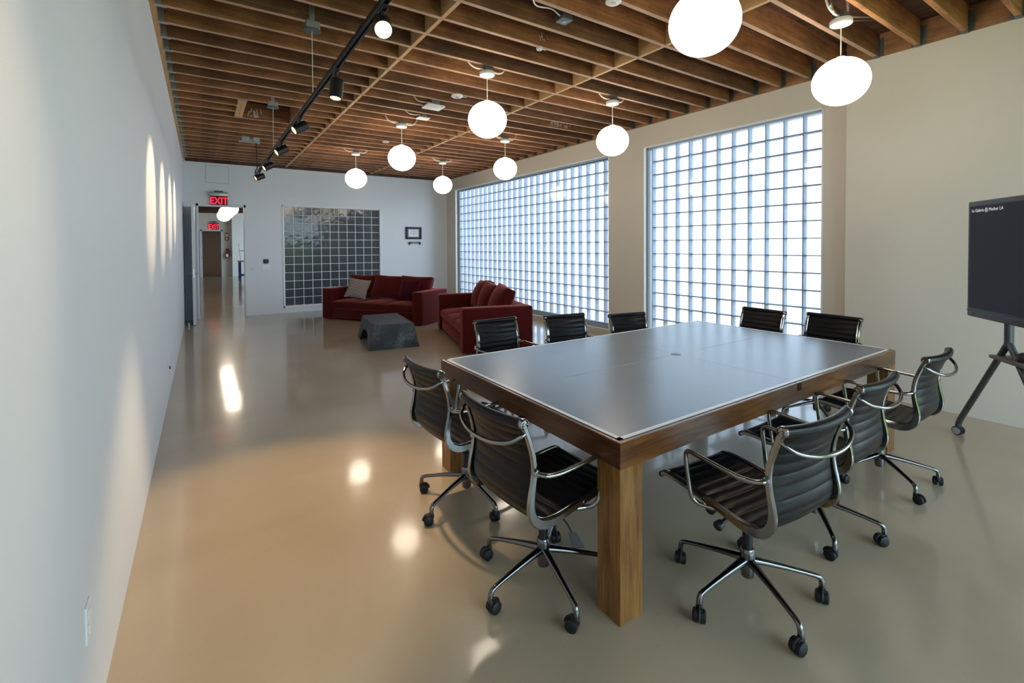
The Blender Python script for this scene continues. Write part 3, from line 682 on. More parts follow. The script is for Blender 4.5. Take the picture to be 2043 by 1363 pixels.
tag(G().tube(crom([(2.58, 3.11, 3.56), (2.45, 3.07, 3.57), (2.25, 3.01, 3.515), (2.12, 2.88, 3.505), (2.0, 2.70, 3.50), (1.86, 2.50, 3.515), (1.7, 2.3, 3.526)], 5), 0.006, 6).build('white_cable', 'cable_white', None, True), 'loose white cable draped under the joists to the square junction box', 'cable')

# ------------------------------------------------------------------ track light
TX, TZt = 0.80, 2.84
tr = empty('track_light', (TX, 2.25, TZt), 0, 'long black suspended lighting track running down the room on the left', 'track light')
g = G().box(-0.018, -0.006, 0, 6.95, 0, 0.035, 0.002).box(0.006, 0.018, 0, 6.95, 0, 0.035, 0.002).box(-0.018, 0.018, 0, 6.95, 0.026, 0.038, 0.002)
g.build('rail', 'black_metal', tr)
G().box(-0.019, 0.019, 6.95, 6.99, -0.001, 0.038, 0.004).build('end_feed', 'black_plastic', tr)
for yy in (4.22, 6.80):
    h = G().tube([(0, yy - 2.25, 0.035), (0, yy - 2.25, 0.575)], 0.0028, 6).build('suspension_cable', 'cable_white', tr, True)
    c = G().lathe([(0.07, 0.575), (0.07, 0.583)], 24, TR(0, yy - 2.25, 0)).build('ceiling_plate', 'galv_dark', tr, True)
    G().box(-0.055, 0.055, yy - 2.305, yy - 2.195, 0.585, 0.645, 0.004).build('junction_box', 'galvanized', tr)
    G().box(-0.02, 0.02, yy - 2.26, yy - 2.252, 0.64, 0.80).build('strap', 'galvanized', tr)
G().box(-0.20, -0.085, 7.02, 7.12, 0.60, 0.68, 0.004).box(-0.03, 0.075, 7.02, 7.12, 0.60, 0.68, 0.004).box(-0.24, 0.08, 7.03, 7.10, 0.585, 0.60, 0.002).box(-0.09, -0.03, 7.05, 7.09, 0.62, 0.65).build('feed_box', 'galvanized', tr)
G().tube(crom([(0.02, 7.06, 0.59), (0.025, 7.06, 0.35), (0.03, 7.05, 0.16), (0.0, 7.02, 0.10), (-0.005, 6.99, 0.03)], 6), 0.009, 8).build('power_cable', 'black_plastic', tr, True)
def spot(y, tilt, yaw, lb, mat='lens_glow', watts=30, size=50, drop=0.0, blend=0.6):
    r = empty('track_spotlight', (TX, y, TZt), 0, lb, 'spotlight', 'track spotlights')
    G().box(-0.016, 0.016, -0.05, 0.05, -0.022, -0.001, 0.003).build('adapter', 'black_metal', r)
    hz = -0.095 - drop
    G().tube([(0, 0, -0.02), (0, 0, -0.06 - drop)], 0.010, 10).build('stem', 'black_metal', r, True)
    # head: local -Z is the beam direction
    hd = G().lathe([(0.040, 0.075), (0.046, 0.070), (0.046, -0.07), (0.042, -0.072), (0.038, -0.055), (0.036, -0.05)], 26)
    Rm = Matrix.Rotation(yaw, 4, 'Z') @ Matrix.Rotation(tilt, 4, 'Y')
    o = hd.build('lamp_head', 'black_metal', r, True); o.location = (0, 0, hz); o.rotation_euler = Rm.to_euler()
    le = G().lathe([(0.036, -0.060), (0.036, -0.062)], 22).build('lens', mat, r, True); le.location = (0, 0, hz); le.rotation_euler = Rm.to_euler()
    li = bpy.data.lights.new('spot_beam', 'SPOT'); li.energy = watts; li.color = (1.0, 0.73, 0.45); li.spot_size = math.radians(size); li.spot_blend = blend; li.shadow_soft_size = 0.03
    lo = bpy.data.objects.new('spot_beam', li); COL.objects.link(lo); lo.parent = r
    p = Rm @ Vector((0, 0, -0.072)); lo.location = (p.x, p.y, hz + p.z); lo.rotation_euler = Rm.to_euler()
    return r
# tilt>0 turns the beam towards -X (left wall)
spot(2.40, math.radians(52), math.radians(74), 'brightly glaring spotlight at the near end of the black track', 'lens_bright', 40, 75)
spot(3.41, math.radians(12), math.radians(50), 'second spotlight of the black track, pointing down with a thin lit rim', 'lens_glow', 130, 60, 0.045)
spot(4.87, math.radians(58), math.radians(15), 'black spotlight in the middle of the track, aimed at the left wall', 'lens_glow', 60, 42)
spot(6.12, math.radians(58), math.radians(15), 'fourth black spotlight along the track, beyond the one in the middle', 'lens_glow', 60, 42)
spot(7.42, math.radians(60), math.radians(15), 'fifth black spotlight of the track, last but one before the far wall', 'lens_glow', 60, 42)
spot(8.62, math.radians(64), math.radians(15), 'farthest black spotlight at the end of the track near the far wall', 'lens_glow', 60, 42)

# ------------------------------------------------------------------ table
tx0, tx1, ty0, ty1 = 1.431, 4.462, 1.348, 3.085
tb = empty('conference_table', (0, 0, 0), 0, 'large walnut conference table topped with a slate grey game board edged in white', 'table')
LW = 0.137; AZ = 0.665
for (a, b_) in ((tx0, ty0), (tx0, ty1 - LW), (tx1 - LW, ty0), (tx1 - LW, ty1 - LW)):
    G().box(a + 0.0005, a + LW, b_ + 0.0005, b_ + LW, 0, AZ, 0.002).build('leg', 'walnut_z', tb)
RW = 0.042; T2 = TZ
# mitred apron boards: frame top face is the rim
def mitre(pts_out, pts_in, z0, z1, name, mat):
    (a, b_), (c, d_) = pts_out; (e_, f_), (g_, h_) = pts_in
    V = [(a, b_, z0), (c, d_, z0), (g_, h_, z0), (e_, f_, z0), (a, b_, z1), (c, d_, z1), (g_, h_, z1), (e_, f_, z1)]
    F = [(0, 1, 2, 3), (4, 5, 6, 7), (0, 1, 5, 4), (1, 2, 6, 5), (2, 3, 7, 6), (3, 0, 4, 7)]
    return mk(name, V, F, mat, tb)
o_ = [(tx0, ty0), (tx1, ty0), (tx1, ty1), (tx0, ty1)]; i_ = [(tx0 + RW, ty0 + RW), (tx1 - RW, ty0 + RW), (tx1 - RW, ty1 - RW), (tx0 + RW, ty1 - RW)]
for k in range(4):
    mt = 'walnut_x' if k % 2 == 0 else 'walnut_y'
    ob = mitre((o_[k], o_[(k + 1) % 4]), (i_[k], i_[(k + 1) % 4]), AZ, T2, 'apron', mt)
bx0, bx1, by0, by1 = tx0 + 0.020, tx1 - 0.020, ty0 + 0.020, ty1 - 0.020
G().box(bx0, bx1, by0, by1, T2 + 0.0005, T2 + 0.0045).build('playing_board', 'board_grey', tb)
g = G(); wl = 0.021; zt = T2 + 0.0045
for (A0, A1, B0, B1) in ((bx0, bx1, by0, by0 + wl), (bx0, bx1, by1 - wl, by1), (bx0, bx0 + wl, by0, by1), (bx1 - wl, bx1, by0, by1)): g.box(A0, A1, B0, B1, zt - 0.002, zt + 0.0012)
g.build('border_line', 'line_white', tb)
g = G(); e1 = 0.004
for (A0, A1, B0, B1) in ((tx0 + e1, tx1 - e1, ty0 + e1, by0 - 0.0015), (tx0 + e1, tx1 - e1, by1 + 0.0015, ty1 - e1), (tx0 + e1, bx0 - 0.0015, by0, by1), (bx1 + 0.0015, tx1 - e1, by0, by1)): g.box(A0, A1, B0, B1, T2 - 0.001, T2 + 0.0012)
g.build('rim_strip', 'rim_wood', tb)  # ledge paled to carry its grazing reflection
ymid = (ty0 + ty1) / 2; xmid = (tx0 + tx1) / 2
G().box(bx0 + wl + 0.2, xmid - 0.02, ymid - 0.0018, ymid + 0.0018, zt, zt + 0.0006).box(xmid + 0.3, bx1 - 0.3, ymid - 0.0012, ymid + 0.0012, zt, zt + 0.0005).build('centre_line', 'scratch_grey', tb)
G().box(xmid - 0.0008, xmid + 0.0008, by0 + wl, by1 - wl, zt, zt + 0.0004).build('board_joint', 'board_grey', tb)
G().lathe([(0.034, zt), (0.034, zt + 0.0012)], 26, TR(xmid, ymid, 0)).build('cable_grommet', 'black_plastic', tb, True)
G().box(xmid - 0.022, xmid + 0.022, ty0 - 0.003, ty0 + 0.03, T2 - 0.046, T2 + 0.002, 0.002).build('net_bracket', 'dark_alu', tb)
G().box(xmid - 0.022, xmid + 0.022, ty1 - 0.03, ty1 + 0.003, T2 - 0.046, T2 + 0.002, 0.002).build('net_bracket', 'dark_alu', tb)

# ------------------------------------------------------------------ office chair
# side profile (y forward, z up), front roll -> seat -> bend -> back -> top roll
prof = [(0.300, 0.482), (0.272, 0.494), (0.18, 0.490), (0.06, 0.476), (-0.06, 0.462), (-0.135, 0.458), (-0.190, 0.466), (-0.230, 0.492), (-0.249, 0.535), (-0.249, 0.585), (-0.241, 0.64), (-0.237, 0.695), (-0.246, 0.76), (-0.268, 0.83), (-0.292, 0.888)]
PP = crom([(0, a, b_) for a, b_ in prof], 8)
cum = [0]
for i in range(1, len(PP)): cum.append(cum[-1] + (PP[i] - PP[i - 1]).length)
def frame_at(i):
    t = (PP[min(i + 1, len(PP) - 1)] - PP[max(i - 1, 0)]).normalized()
    nrm = Vector((0, -t.z, t.y)) * -1        # points up/forward side (sitter side)
    if nrm.dot(Vector((0, 0.3, 1))) < 0 and i < 40: nrm = -nrm
    return t, nrm
WI = 0.212
def pad(i0, i1, back):
    g = G(); nx = 13; rows_ = []
    # resample by arc length
    s0, s1 = cum[i0], cum[i1]; n = max(8, int((s1 - s0) / 0.0058)); pts = []
    j = i0
    for k in range(n + 1):
        s = s0 + (s1 - s0) * k / n
        while j < i1 - 1 and cum[j + 1] < s: j += 1
        f = (s - cum[j]) / max(1e-9, cum[j + 1] - cum[j]); p = PP[j].lerp(PP[j + 1], min(1, max(0, f)))
        t = (PP[j + 1] - PP[j]).normalized(); t2 = (PP[min(j + 2, len(PP) - 1)] - PP[max(j - 1, 0)]).normalized()
        nr = Vector((0, t2.z, -t2.y))
        pts.append((s, p, nr))
    V = []; F = []
    side_n = []
    for (s, p, nr) in pts:
        # sitter side normal: left normal of travel direction (front->back->up) is up/forward
        up = -nr
        if up.dot(Vector((0, 1.0, 1.0))) < 0: up = -up
        for sd in (1, -1):
            for k in range(nx):
                u = -1 + 2 * k / (nx - 1)
                rib = abs(math.sin(PI * s / 0.050)) ** 0.55
                edge = 1 - abs(u) ** 8 * 0.7
                th = (0.005 + 0.0065 * rib) * edge
                sag = (1 - u * u)
                w_up = max(0.0, min(1.0, (p.z - 0.52) / 0.3))
                off = -0.010 * sag * (1 - w_up) - 0.030 * sag * w_up
                V.append(Vector((u * WI, 0, 0)) + p + up * (off + sd * th))
    n1 = len(pts)
    def I(r, sd, k): return (r * 2 + sd) * nx + k
    for r in range(n1 - 1):
        for sd in (0, 1):
            for k in range(nx - 1): F.append((I(r, sd, k), I(r, sd, k + 1), I(r + 1, sd, k + 1), I(r + 1, sd, k)))
        F.append((I(r, 0, 0), I(r + 1, 0, 0), I(r + 1, 1, 0), I(r, 1, 0)))
        F.append((I(r, 0, nx - 1), I(r + 1, 0, nx - 1), I(r + 1, 1, nx - 1), I(r, 1, nx - 1)))
    for r in (0, n1 - 1):
        for k in range(nx - 1): F.append((I(r, 0, k), I(r, 0, k + 1), I(r, 1, k + 1), I(r, 1, k)))
    g.add(V, F)
    return g
NB = 8 * 7            # index where the seat turns into the back
gs = pad(0, NB, False); gb = pad(NB, len(PP) - 1, True)
def roll(y, z, r, bow, dn=0.0):
    pts = [(u * (WI + 0.012), y - bow * (1 - u * u), z - dn * (1 - u * u)) for u in [-1 + i / 8 for i in range(17)]]
    return pts
gb.tube(roll(-0.296, 0.892, 0.02, 0.030, 0.004), 0.0215, 14)
gs.tube(roll(0.300, 0.478, 0.013, -0.0, 0.006), 0.0125, 12)
seat_me = gs.build('seat_pad', 'leather', None, True); back_me = gb.build('back_pad', 'leather', None, True)
def side_frame(sx):
    g = G(); V = []; F = []
    idxs = list(range(0, len(PP), 2))
    if idxs[-1] != len(PP) - 1: idxs.append(len(PP) - 1)
    X0 = sx * (WI + 0.003); X1 = sx * (WI + 0.023)
    sec = None
    for i in idxs:
        p = PP[i]; t = (PP[min(i + 1, len(PP) - 1)] - PP[max(i - 1, 0)]).normalized()
        up = Vector((0, -t.z, t.y))
        if up.dot(Vector((0, 1.0, 1.0))) < 0: up = -up
        q = cum[i] / cum[-1]
        bulge = math.exp(-((q - 0.53) / 0.13) ** 2)
        a = 0.008; b_ = 0.014 + 0.020 * bulge           # inner / outer reach from the pad line
        e = 0.004
        ring = [(X0, a - e), (X0 + sx * e, a), (X1 - sx * e, a), (X1, a - e), (X1, -b_ + e), (X1 - sx * e, -b_), (X0 + sx * e, -b_), (X0, -b_ + e)]
        for (xx, oo) in ring: V.append(Vector((xx, 0, 0)) + p + up * oo)
    m_ = 8; n1 = len(idxs)
    for r in range(n1 - 1):
        for k in range(m_): F.append((r * m_ + k, r * m_ + (k + 1) % m_, (r + 1) * m_ + (k + 1) % m_, (r + 1) * m_ + k))
    F.append(tuple(range(m_))); F.append(tuple((n1 - 1) * m_ + k for k in range(m_)))
    g.add(V, F)
    # thin raised bead that grips the leather
    pts = []
    for i in idxs:
        p = PP[i]; t = (PP[min(i + 1, len(PP) - 1)] - PP[max(i - 1, 0)]).normalized(); up = Vector((0, -t.z, t.y))
        if up.dot(Vector((0, 1.0, 1.0))) < 0: up = -up
        pts.append(Vector((sx * (WI + 0.001), 0, 0)) + p + up * 0.006)
    g.tube(pts, 0.0048, 6)
    # rolled end ring at the top and the small one at the front
    for (y, z, r) in ((-0.296, 0.892, 0.0225), (0.300, 0.478, 0.014)):
        g.lathe([(r, -0.006), (r, 0.008), (r * 0.8, 0.012), (r * 0.72, 0.006), (r * 0.3, 0.006), (r * 0.25, 0.010)] if sx > 0 else [(r * 0.25, -0.010), (r * 0.3, -0.006), (r * 0.72, -0.006), (r * 0.8, -0.012), (r, -0.008), (r, 0.006)], 18, TR(sx * (WI + 0.012), y, z), 'x')
    return g
fr_me = [side_frame(s_).build('side_frame', 'polished_alu', None, True) for s_ in (-1, 1)]
bow = [(-(WI + 0.014), -0.285, 0.852), (-(WI + 0.008), -0.306, 0.840), (-0.185, -0.336, 0.815), (-0.10, -0.360, 0.796), (0, -0.367, 0.790), (0.10, -0.360, 0.796), (0.185, -0.336, 0.815), (WI + 0.008, -0.306, 0.840), (WI + 0.014, -0.285, 0.852)]
bow_me = G().tube(crom(bow, 5), 0.0088, 12).build('back_bow', 'polished_alu', None, True)
def arm(sx):
    X = WI + 0.024
    pts = [(X - 0.012, -0.238, 0.682), (X + 0.012, -0.236, 0.681), (X + 0.038, -0.205, 0.676), (X + 0.046, -0.13, 0.672), (X + 0.045, 0.0, 0.678), (X + 0.044, 0.082, 0.682), (X + 0.043, 0.106, 0.672), (X + 0.042, 0.110, 0.645), (X + 0.040, 0.098, 0.560), (X + 0.036, 0.086, 0.488), (X + 0.022, 0.066, 0.458), (X + 0.002, 0.040, 0.450), (X - 0.014, 0.0, 0.450)]
    P = crom([(sx * a, b_, c) for a, b_, c in pts], 5)
    return G().tube(P, 0.0100, 12).lathe([(0.014, -0.01), (0.014, 0.01)], 14, TR(sx * X, -0.238, 0.682), 'x')
arm_me = [arm(s_).build('armrest', 'polished_alu', None, True) for s_ in (-1, 1)]
st = G().tube([(-WI, 0.16, 0.470), (-0.1, 0.13, 0.435), (0, 0.12, 0.420), (0.1, 0.13, 0.435), (WI, 0.16, 0.470)], 0.010, 10).tube([(-WI, -0.09, 0.446), (-0.1, -0.07, 0.424), (0, -0.06, 0.418), (0.1, -0.07, 0.424), (WI, -0.09, 0.446)], 0.010, 10)
st_me = st.build('under_seat_stretcher', 'dark_alu', None, True)
me_ = G().box(-0.045, 0.045, -0.085, 0.135, 0.372, 0.424, 0.010, 2).box(-0.03, 0.03, 0.06, 0.14, 0.358, 0.376, 0.006, 2)
mech_me = me_.build('tilt_mechanism', 'black_metal', None, True)
kn = G().lathe([(0.011, 0), (0.011, 0.05), (0.020, 0.052), (0.025, 0.085), (0.020, 0.092)], 16, TR(-0.045, 0.10, 0.375, 0, 0, -PI / 2)).lathe([(0.009, 0), (0.009, 0.09), (0.018, 0.092), (0.022, 0.12), (0.018, 0.126)], 16, TR(-0.045, 0.035, 0.368, 0, 0, -PI / 2 - 0.25))
knob_me = kn.build('tension_knob', 'black_plastic', None, True)
lv = G().tube([(0.045, 0.02, 0.372), (0.13, 0.03, 0.33), (0.16, 0.034, 0.30)], 0.0042, 8).add([(0.155, 0.020, 0.305), (0.175, 0.048, 0.303), (0.215, 0.058, 0.252), (0.185, 0.018, 0.250), (0.151, 0.022, 0.299), (0.171, 0.050, 0.297), (0.211, 0.060, 0.246), (0.181, 0.020, 0.244)], [(0, 1, 2, 3), (4, 5, 6, 7), (0, 1, 5, 4), (1, 2, 6, 5), (2, 3, 7, 6), (3, 0, 4, 7)])
lever_me = lv.build('height_lever', 'black_plastic', None, True)
col_me = G().lathe([(0.0135, 0.19), (0.0135, 0.38)], 18).lathe([(0.022, 0.20), (0.022, 0.30)], 20).build('gas_column', 'black_metal', None, True)
hub_me = G().lathe([(0.022, 0.078), (0.027, 0.083), (0.030, 0.12), (0.032, 0.19), (0.030, 0.205), (0.026, 0.212)], 24).build('base_hub', 'dark_alu', None, True)
def base_leg():
    g = G(); V = []; F = []
    R = 0.315
    path = [(0.022, 0.158, 0.021, 0.017), (0.08, 0.150, 0.018, 0.014), (0.16, 0.136, 0.014, 0.0115), (0.24, 0.120, 0.0115, 0.010), (0.285, 0.110, 0.0115, 0.010), (0.305, 0.103, 0.012, 0.011), (0.314, 0.090, 0.0125, 0.012), (0.316, 0.070, 0.0125, 0.0125), (0.316, 0.056, 0.012, 0.012)]
    P = [Vector((0, a, b_)) for a, b_, _, _ in path]; m_ = 12
    for i, p in enumerate(P):
        t = (P[min(i + 1, len(P) - 1)] - P[max(i - 1, 0)]).normalized(); up = Vector((0, -t.z, t.y))
        if up.z < 0 and i < 5: up = -up
        if i >= 5 and up.y < 0: up = up
        for k in range(m_):
            a = 2 * PI * k / m_; V.append(p + Vector((math.cos(a) * path[i][2], 0, 0)) + up * (math.sin(a) * path[i][3]))
    for i in range(len(P) - 1):
        for k in range(m_): F.append((i * m_ + k, i * m_ + (k + 1) % m_, (i + 1) * m_ + (k + 1) % m_, (i + 1) * m_ + k))
    F.append(tuple(range(m_))); F.append(tuple((len(P) - 1) * m_ + k for k in range(m_)))
    g.add(V, F); return g
leg_me = base_leg().build('base_leg', 'dark_alu', None, True)
def caster():
    g = G()
    for s_ in (-1, 1):
        pr = [(0.010, s_ * 0.004), (0.0275, s_ * 0.004), (0.0280, s_ * 0.008), (0.0270, s_ * 0.022), (0.018, s_ * 0.027), (0.004, s_ * 0.028)]
        if s_ < 0: pr = pr[::-1]
        g.lathe(pr, 22, TR(0, -0.018, 0.0285), 'x')
    # hood over the wheels
    hood = []
    for k in range(9):
        a = math.radians(20 + k * 20); hood.append((0, -0.018 + 0.031 * math.cos(a), 0.0285 + 0.031 * math.sin(a)))
    g.tube(hood, 0.0055, 8); g.lathe([(0.0125, 0.030), (0.0145, 0.036), (0.0145, 0.058), (0.012, 0.062)], 14)
    g.box(-0.012, 0.012, -0.030, 0.008, 0.044, 0.060, 0.005, 2)
    return g
cas_me = caster().build('caster', 'black_rubber', None, True)
protos = [seat_me, back_me, *fr_me, bow_me, *arm_me, st_me, mech_me, knob_me, lever_me]
lowers = [col_me, hub_me]
def place_chair(x, y, rz, base, label, dz=0.0, sc=1.0, cast=(20, -35, 70, 10, -60)):
    r = empty('office_chair', (x, y, 0), math.radians(rz), label, 'chair', 'black ribbed office chairs round the table')
    for p in protos:
        c = p.copy(); COL.objects.link(c); c.parent = r; c.location = (0, 0, dz)
    for p in lowers:
        c = p.copy(); COL.objects.link(c); c.parent = r
        if p is col_me and dz: c.location = (0, 0, dz if dz > 0 else 0)
    for k in range(5):
        a = math.radians(base + 72 * k - 90 - rz)
        c = leg_me.copy(); COL.objects.link(c); c.parent = r; c.rotation_euler = (0, 0, a)
        w_ = cas_me.copy(); COL.objects.link(w_); w_.parent = c; w_.location = (0, 0.316, 0); w_.rotation_euler = (0, 0, math.radians(cast[k]))
    return r
C_ = [
 (1.369, 2.588, -86.8, 58, 'black ribbed office chair at the left end of the table, farther from the camera', 0),
 (1.332, 1.746, -86.7, 42, 'black ribbed office chair at the left end of the table, nearer the camera', 0),
 (2.061, 1.161, -5.0, 30, 'black ribbed office chair nearest the camera on the near long side of the table', 0),
 (2.875, 1.235, 0.0, 4, 'middle office chair of the three on the near long side of the table', 0),
 (3.840, 1.240, 0.0, 16, 'office chair on the near long side of the table, closest to the screen', 0.005),
 (2.335, 3.507, 180, 20, 'office chair behind the table in front of the nearer red sofa arm', -0.01),
 (2.97, 3.29, 172, 50, 'middle office chair of the three behind the table, in front of the long window', 0.0),
 (3.776, 3.225, 168, 10, 'office chair behind the table in front of the pillar between the windows', -0.05),
 (4.625, 2.63, 86, 35, 'office chair at the right end of the table, before the nearer glass block window', 0.01),
 (4.66, 1.985, 87, 5, 'office chair at the right end of the table, in front of the bare pale wall', 0.02),
]
random.seed(11)
for (x, y, rz, ba, lb, dz) in C_:
    place_chair(x, y, rz, ba, lb, dz, 1.0, [random.uniform(-170, 170) for _ in range(5)])
for p in protos + lowers + [leg_me, cas_me]: bpy.data.objects.remove(p)

# ------------------------------------------------------------------ sofas
def cushion(w, d, h, crown=0.03, nx=14, ny=12, pinch=0.0):
    """soft box centred on the origin in x,y with the bottom at z=0"""
    V = []; F = []
    def P(u, v, side):
        e = (1 - abs(u) ** 6) * (1 - abs(v) ** 6)
        z = h / 2 + side * (h / 2 * (0.55 + 0.45 * max(0, e) ** 0.35) + crown * (1 - u * u) * (1 - v * v))
        q = 1 - pinch * (1 - abs(u)) * abs(v) - pinch * (1 - abs(v)) * abs(u)
        return (u * w / 2 * q, v * d / 2 * q, z)
    for side in (1, -1):
        for i in range(nx + 1):
            for j in range(ny + 1):
                u = math.sin((-1 + 2 * i / nx) * PI / 2); v = math.sin((-1 + 2 * j / ny) * PI / 2); V.append(P(u, v, side))
    n = (nx + 1) * (ny + 1)
    def I(s, i, j): return s * n + i * (ny + 1) + j
    for s in (0, 1):
        for i in range(nx):
            for j in range(ny): F.append((I(s, i, j), I(s, i + 1, j), I(s, i + 1, j + 1), I(s, i, j + 1)))
    for i in range(nx): F.append((I(0, i, 0), I(0, i + 1, 0), I(1, i + 1, 0), I(1, i, 0))); F.append((I(0, i, ny), I(0, i + 1, ny), I(1, i + 1, ny), I(1, i, ny)))
    for j in range(ny): F.append((I(0, 0, j), I(0, 0, j + 1), I(1, 0, j + 1), I(1, 0, j))); F.append((I(0, nx, j), I(0, nx, j + 1), I(1, nx, j + 1), I(1, nx, j)))
    return V, F
def sofa(loc, rz, L, D, label, back_tilts, cush_h=0.90, H=0.68):
    """local x along the front, y from front (0) to back (D)"""
    r = empty('sofa', loc, rz, label, 'sofa')
    aw = 0.24
    for x0 in (0, L - aw): G().box(x0, x0 + aw, 0, D, 0.015, H, 0.035, 4).build('armrest', 'velvet_red', r, True)
    G().box(aw - 0.01, L - aw + 0.01, D - 0.22, D - 0.005, 0.02, H - 0.005, 0.035, 4).build('back_frame', 'velvet_red', r, True)
    G().box(aw - 0.01, L - aw + 0.01, 0.05, D - 0.1, 0.03, 0.245, 0.02, 3).build('base', 'velvet_red', r, True)
    g = G()
    for (a, b_) in ((0.06, 0.06), (L - 0.12, 0.06), (0.06, D - 0.12), (L - 0.12, D - 0.12)): g.box(a, a + 0.06, b_, b_ + 0.06, 0, 0.03)
    g.build('foot', 'black_plastic', r)
    cw = (L - 2 * aw) / 3
    for i in range(3):
        V, F = cushion(cw - 0.008, D - 0.24, 0.175, 0.034)
        o = mk('seat_cushion', V, F, 'velvet_red', r, True); o.location = (aw + cw * (i + 0.5), (D - 0.24) / 2 + 0.02, 0.24)
    for i, (tx, ty_, ro) in enumerate(back_tilts):
        V, F = cushion(cw * 1.04, 0.52, 0.20, 0.075, pinch=0.05)
        o = mk('back_cushion', V, F, 'velvet_red', r, True)
        o.location = (aw + cw * (i + 0.5) + tx, D - 0.24 + ty_, 0.42 + 0.235)
        o.rotation_euler = (math.radians(68 + ro), math.radians(random.uniform(-4, 4)), math.radians(random.uniform(-5, 5)))
    return r
random.seed(5)
a1 = math.atan2(8.721 - 10.902, 3.634 - 2.191)
sofa((2.191, 10.902, 0), a1, 2.615, 1.0, 'dark red velvet sofa standing at an angle in front of the dark glass blocks', [(-0.02, 0.0, 2), (0.02, -0.04, 0), (0.0, 0.0, 4)])
a2 = math.atan2(6.06 - 8.356, 3.163 - 3.806)
sofa((3.806, 8.356, 0), a2, 2.384, 1.1, 'dark red velvet sofa with its back to the long glass block window', [(0.0, 0.0, 0), (0.0, -0.03, 3), (0.0, -0.02, -2)])
def pillow(name, loc, rot, w, h, mat, label):
    V, F = cushion(w, h, 0.07, 0.05, 16, 16, pinch=0.10)
    V = [(v[0], v[2] - 0.035, v[1]) for v in V]
    o = mk(name, V, F, mat, None, True); o.location = loc; o.rotation_euler = rot
    return tag(o, label, 'pillow')
def on_sofa1(u, v): return (2.191 + u * math.cos(a1) - v * math.sin(a1), 10.902 + u * math.sin(a1) + v * math.cos(a1))
px_, py_ = on_sofa1(0.66, 0.40); pillow('throw_pillow', (px_, py_, 0.66), (math.radians(-24), math.radians(8), a1 + math.radians(14)), 0.50, 0.46, 'stripe_cloth', 'black and white striped throw pillow on the left seat of the far sofa')
px_, py_ = on_sofa1(2.02, 0.44); pillow('throw_pillow', (px_, py_, 0.655), (math.radians(-22), math.radians(-3), a1 + math.radians(-12)), 0.52, 0.46, 'velvet_wine', 'plain wine red velvet throw pillow at the right end of the far sofa')

# ------------------------------------------------------------------ coffee table (carved block with an arch)
def coffee():
    root = empty('coffee_table', (2.106, 7.11, 0), math.atan2(0.0, 1) + math.radians(-8), 'low black charred wood coffee table with flared sides, between the two sofas', 'coffee table')
    W0, W1_, L0, L1, H = 0.775, 0.62, 1.36, 1.24, 0.375
    # side view polygon in (y,z): outer flared trapezoid with an arch cut out
    def half(z): return (W0 + (W1_ - W0) * z / H) / 2
    N = 10
    arch_y0, arch_y1, arch_h = 0.34, 1.04, 0.21
    arch = [(arch_y0, 0)] + [(arch_y0 + (arch_y1 - arch_y0) * (0.5 - 0.5 * math.cos(PI * k / N)), arch_h * math.sin(PI * k / N) ** 0.45) for k in range(1, N)] + [(arch_y1, 0)]
    dy = (L0 - L1) / 2
    V = []; F = []
    cx = W0 / 2
    top = [(dy + (L1) * k / N, H) for k in range(N + 1)]
    low = [(0, 0)] + arch[0:0]
    # build as strips: between bottom outline (feet + arch) and the top outline
    bot = [(0.0, 0.0), (arch_y0, 0.0)] + arch[1:-1] + [(arch_y1, 0.0), (L0, 0.0)]
    K = len(bot)
    tops = [(dy + L1 * (b_[0] / L0), H) for b_ in bot]
    for sx in (-1, 1):
        for (yy, zz) in bot: V.append((cx + sx * half(zz), yy, zz))
        for (yy, zz) in tops: V.append((cx + sx * half(zz), yy, zz))
    def I(s, row, k): return (s * 2 + row) * K + k
    for s in (0, 1):
        for k in range(K - 1): F.append((I(s, 0, k), I(s, 0, k + 1), I(s, 1, k + 1), I(s, 1, k)))
    for k in range(K - 1):
        F.append((I(0, 0, k), I(0, 0, k + 1), I(1, 0, k + 1), I(1, 0, k)))      # underside / arch
    F.append((I(0, 0, 0), I(0, 1, 0), I(1, 1, 0), I(1, 0, 0))); F.append((I(0, 0, K - 1), I(0, 1, K - 1), I(1, 1, K - 1), I(1, 0, K - 1)))
    for k in range(K - 1): F.append((I(0, 1, k), I(0, 1, k + 1), I(1, 1, k + 1), I(1, 1, k)))
    o = mk('block', V, F, 'charred_block', root, False)
    bv = o.modifiers.new('soft_edges', 'BEVEL'); bv.width = 0.022; bv.segments = 3; bv.limit_method = 'ANGLE'; bv.angle_limit = math.radians(50)
    o.data.polygons.foreach_set('use_smooth', [True] * len(o.data.polygons))
    o.data.set_sharp_from_angle(angle=math.radians(60))
    g = G().box(cx - W1_ / 2 + 0.015, cx + W1_ / 2 - 0.015, dy + 0.012, dy + L1 - 0.012, H - 0.004, H + 0.004, 0.003)
    g.build('worn_top', 'char_top', root)
coffee()

# ------------------------------------------------------------------ screen on a stand
td = Vector((-0.43, -0.345, 0)).normalized()
tyaw = math.atan2(td.y, td.x)          # local +x runs from the left edge to the right edge as seen
sc_ = empty('screen_stand', (5.0, 1.035, 0), tyaw, 'dark grey A-frame rolling stand with shelf, standing by the pale wall', 'stand')

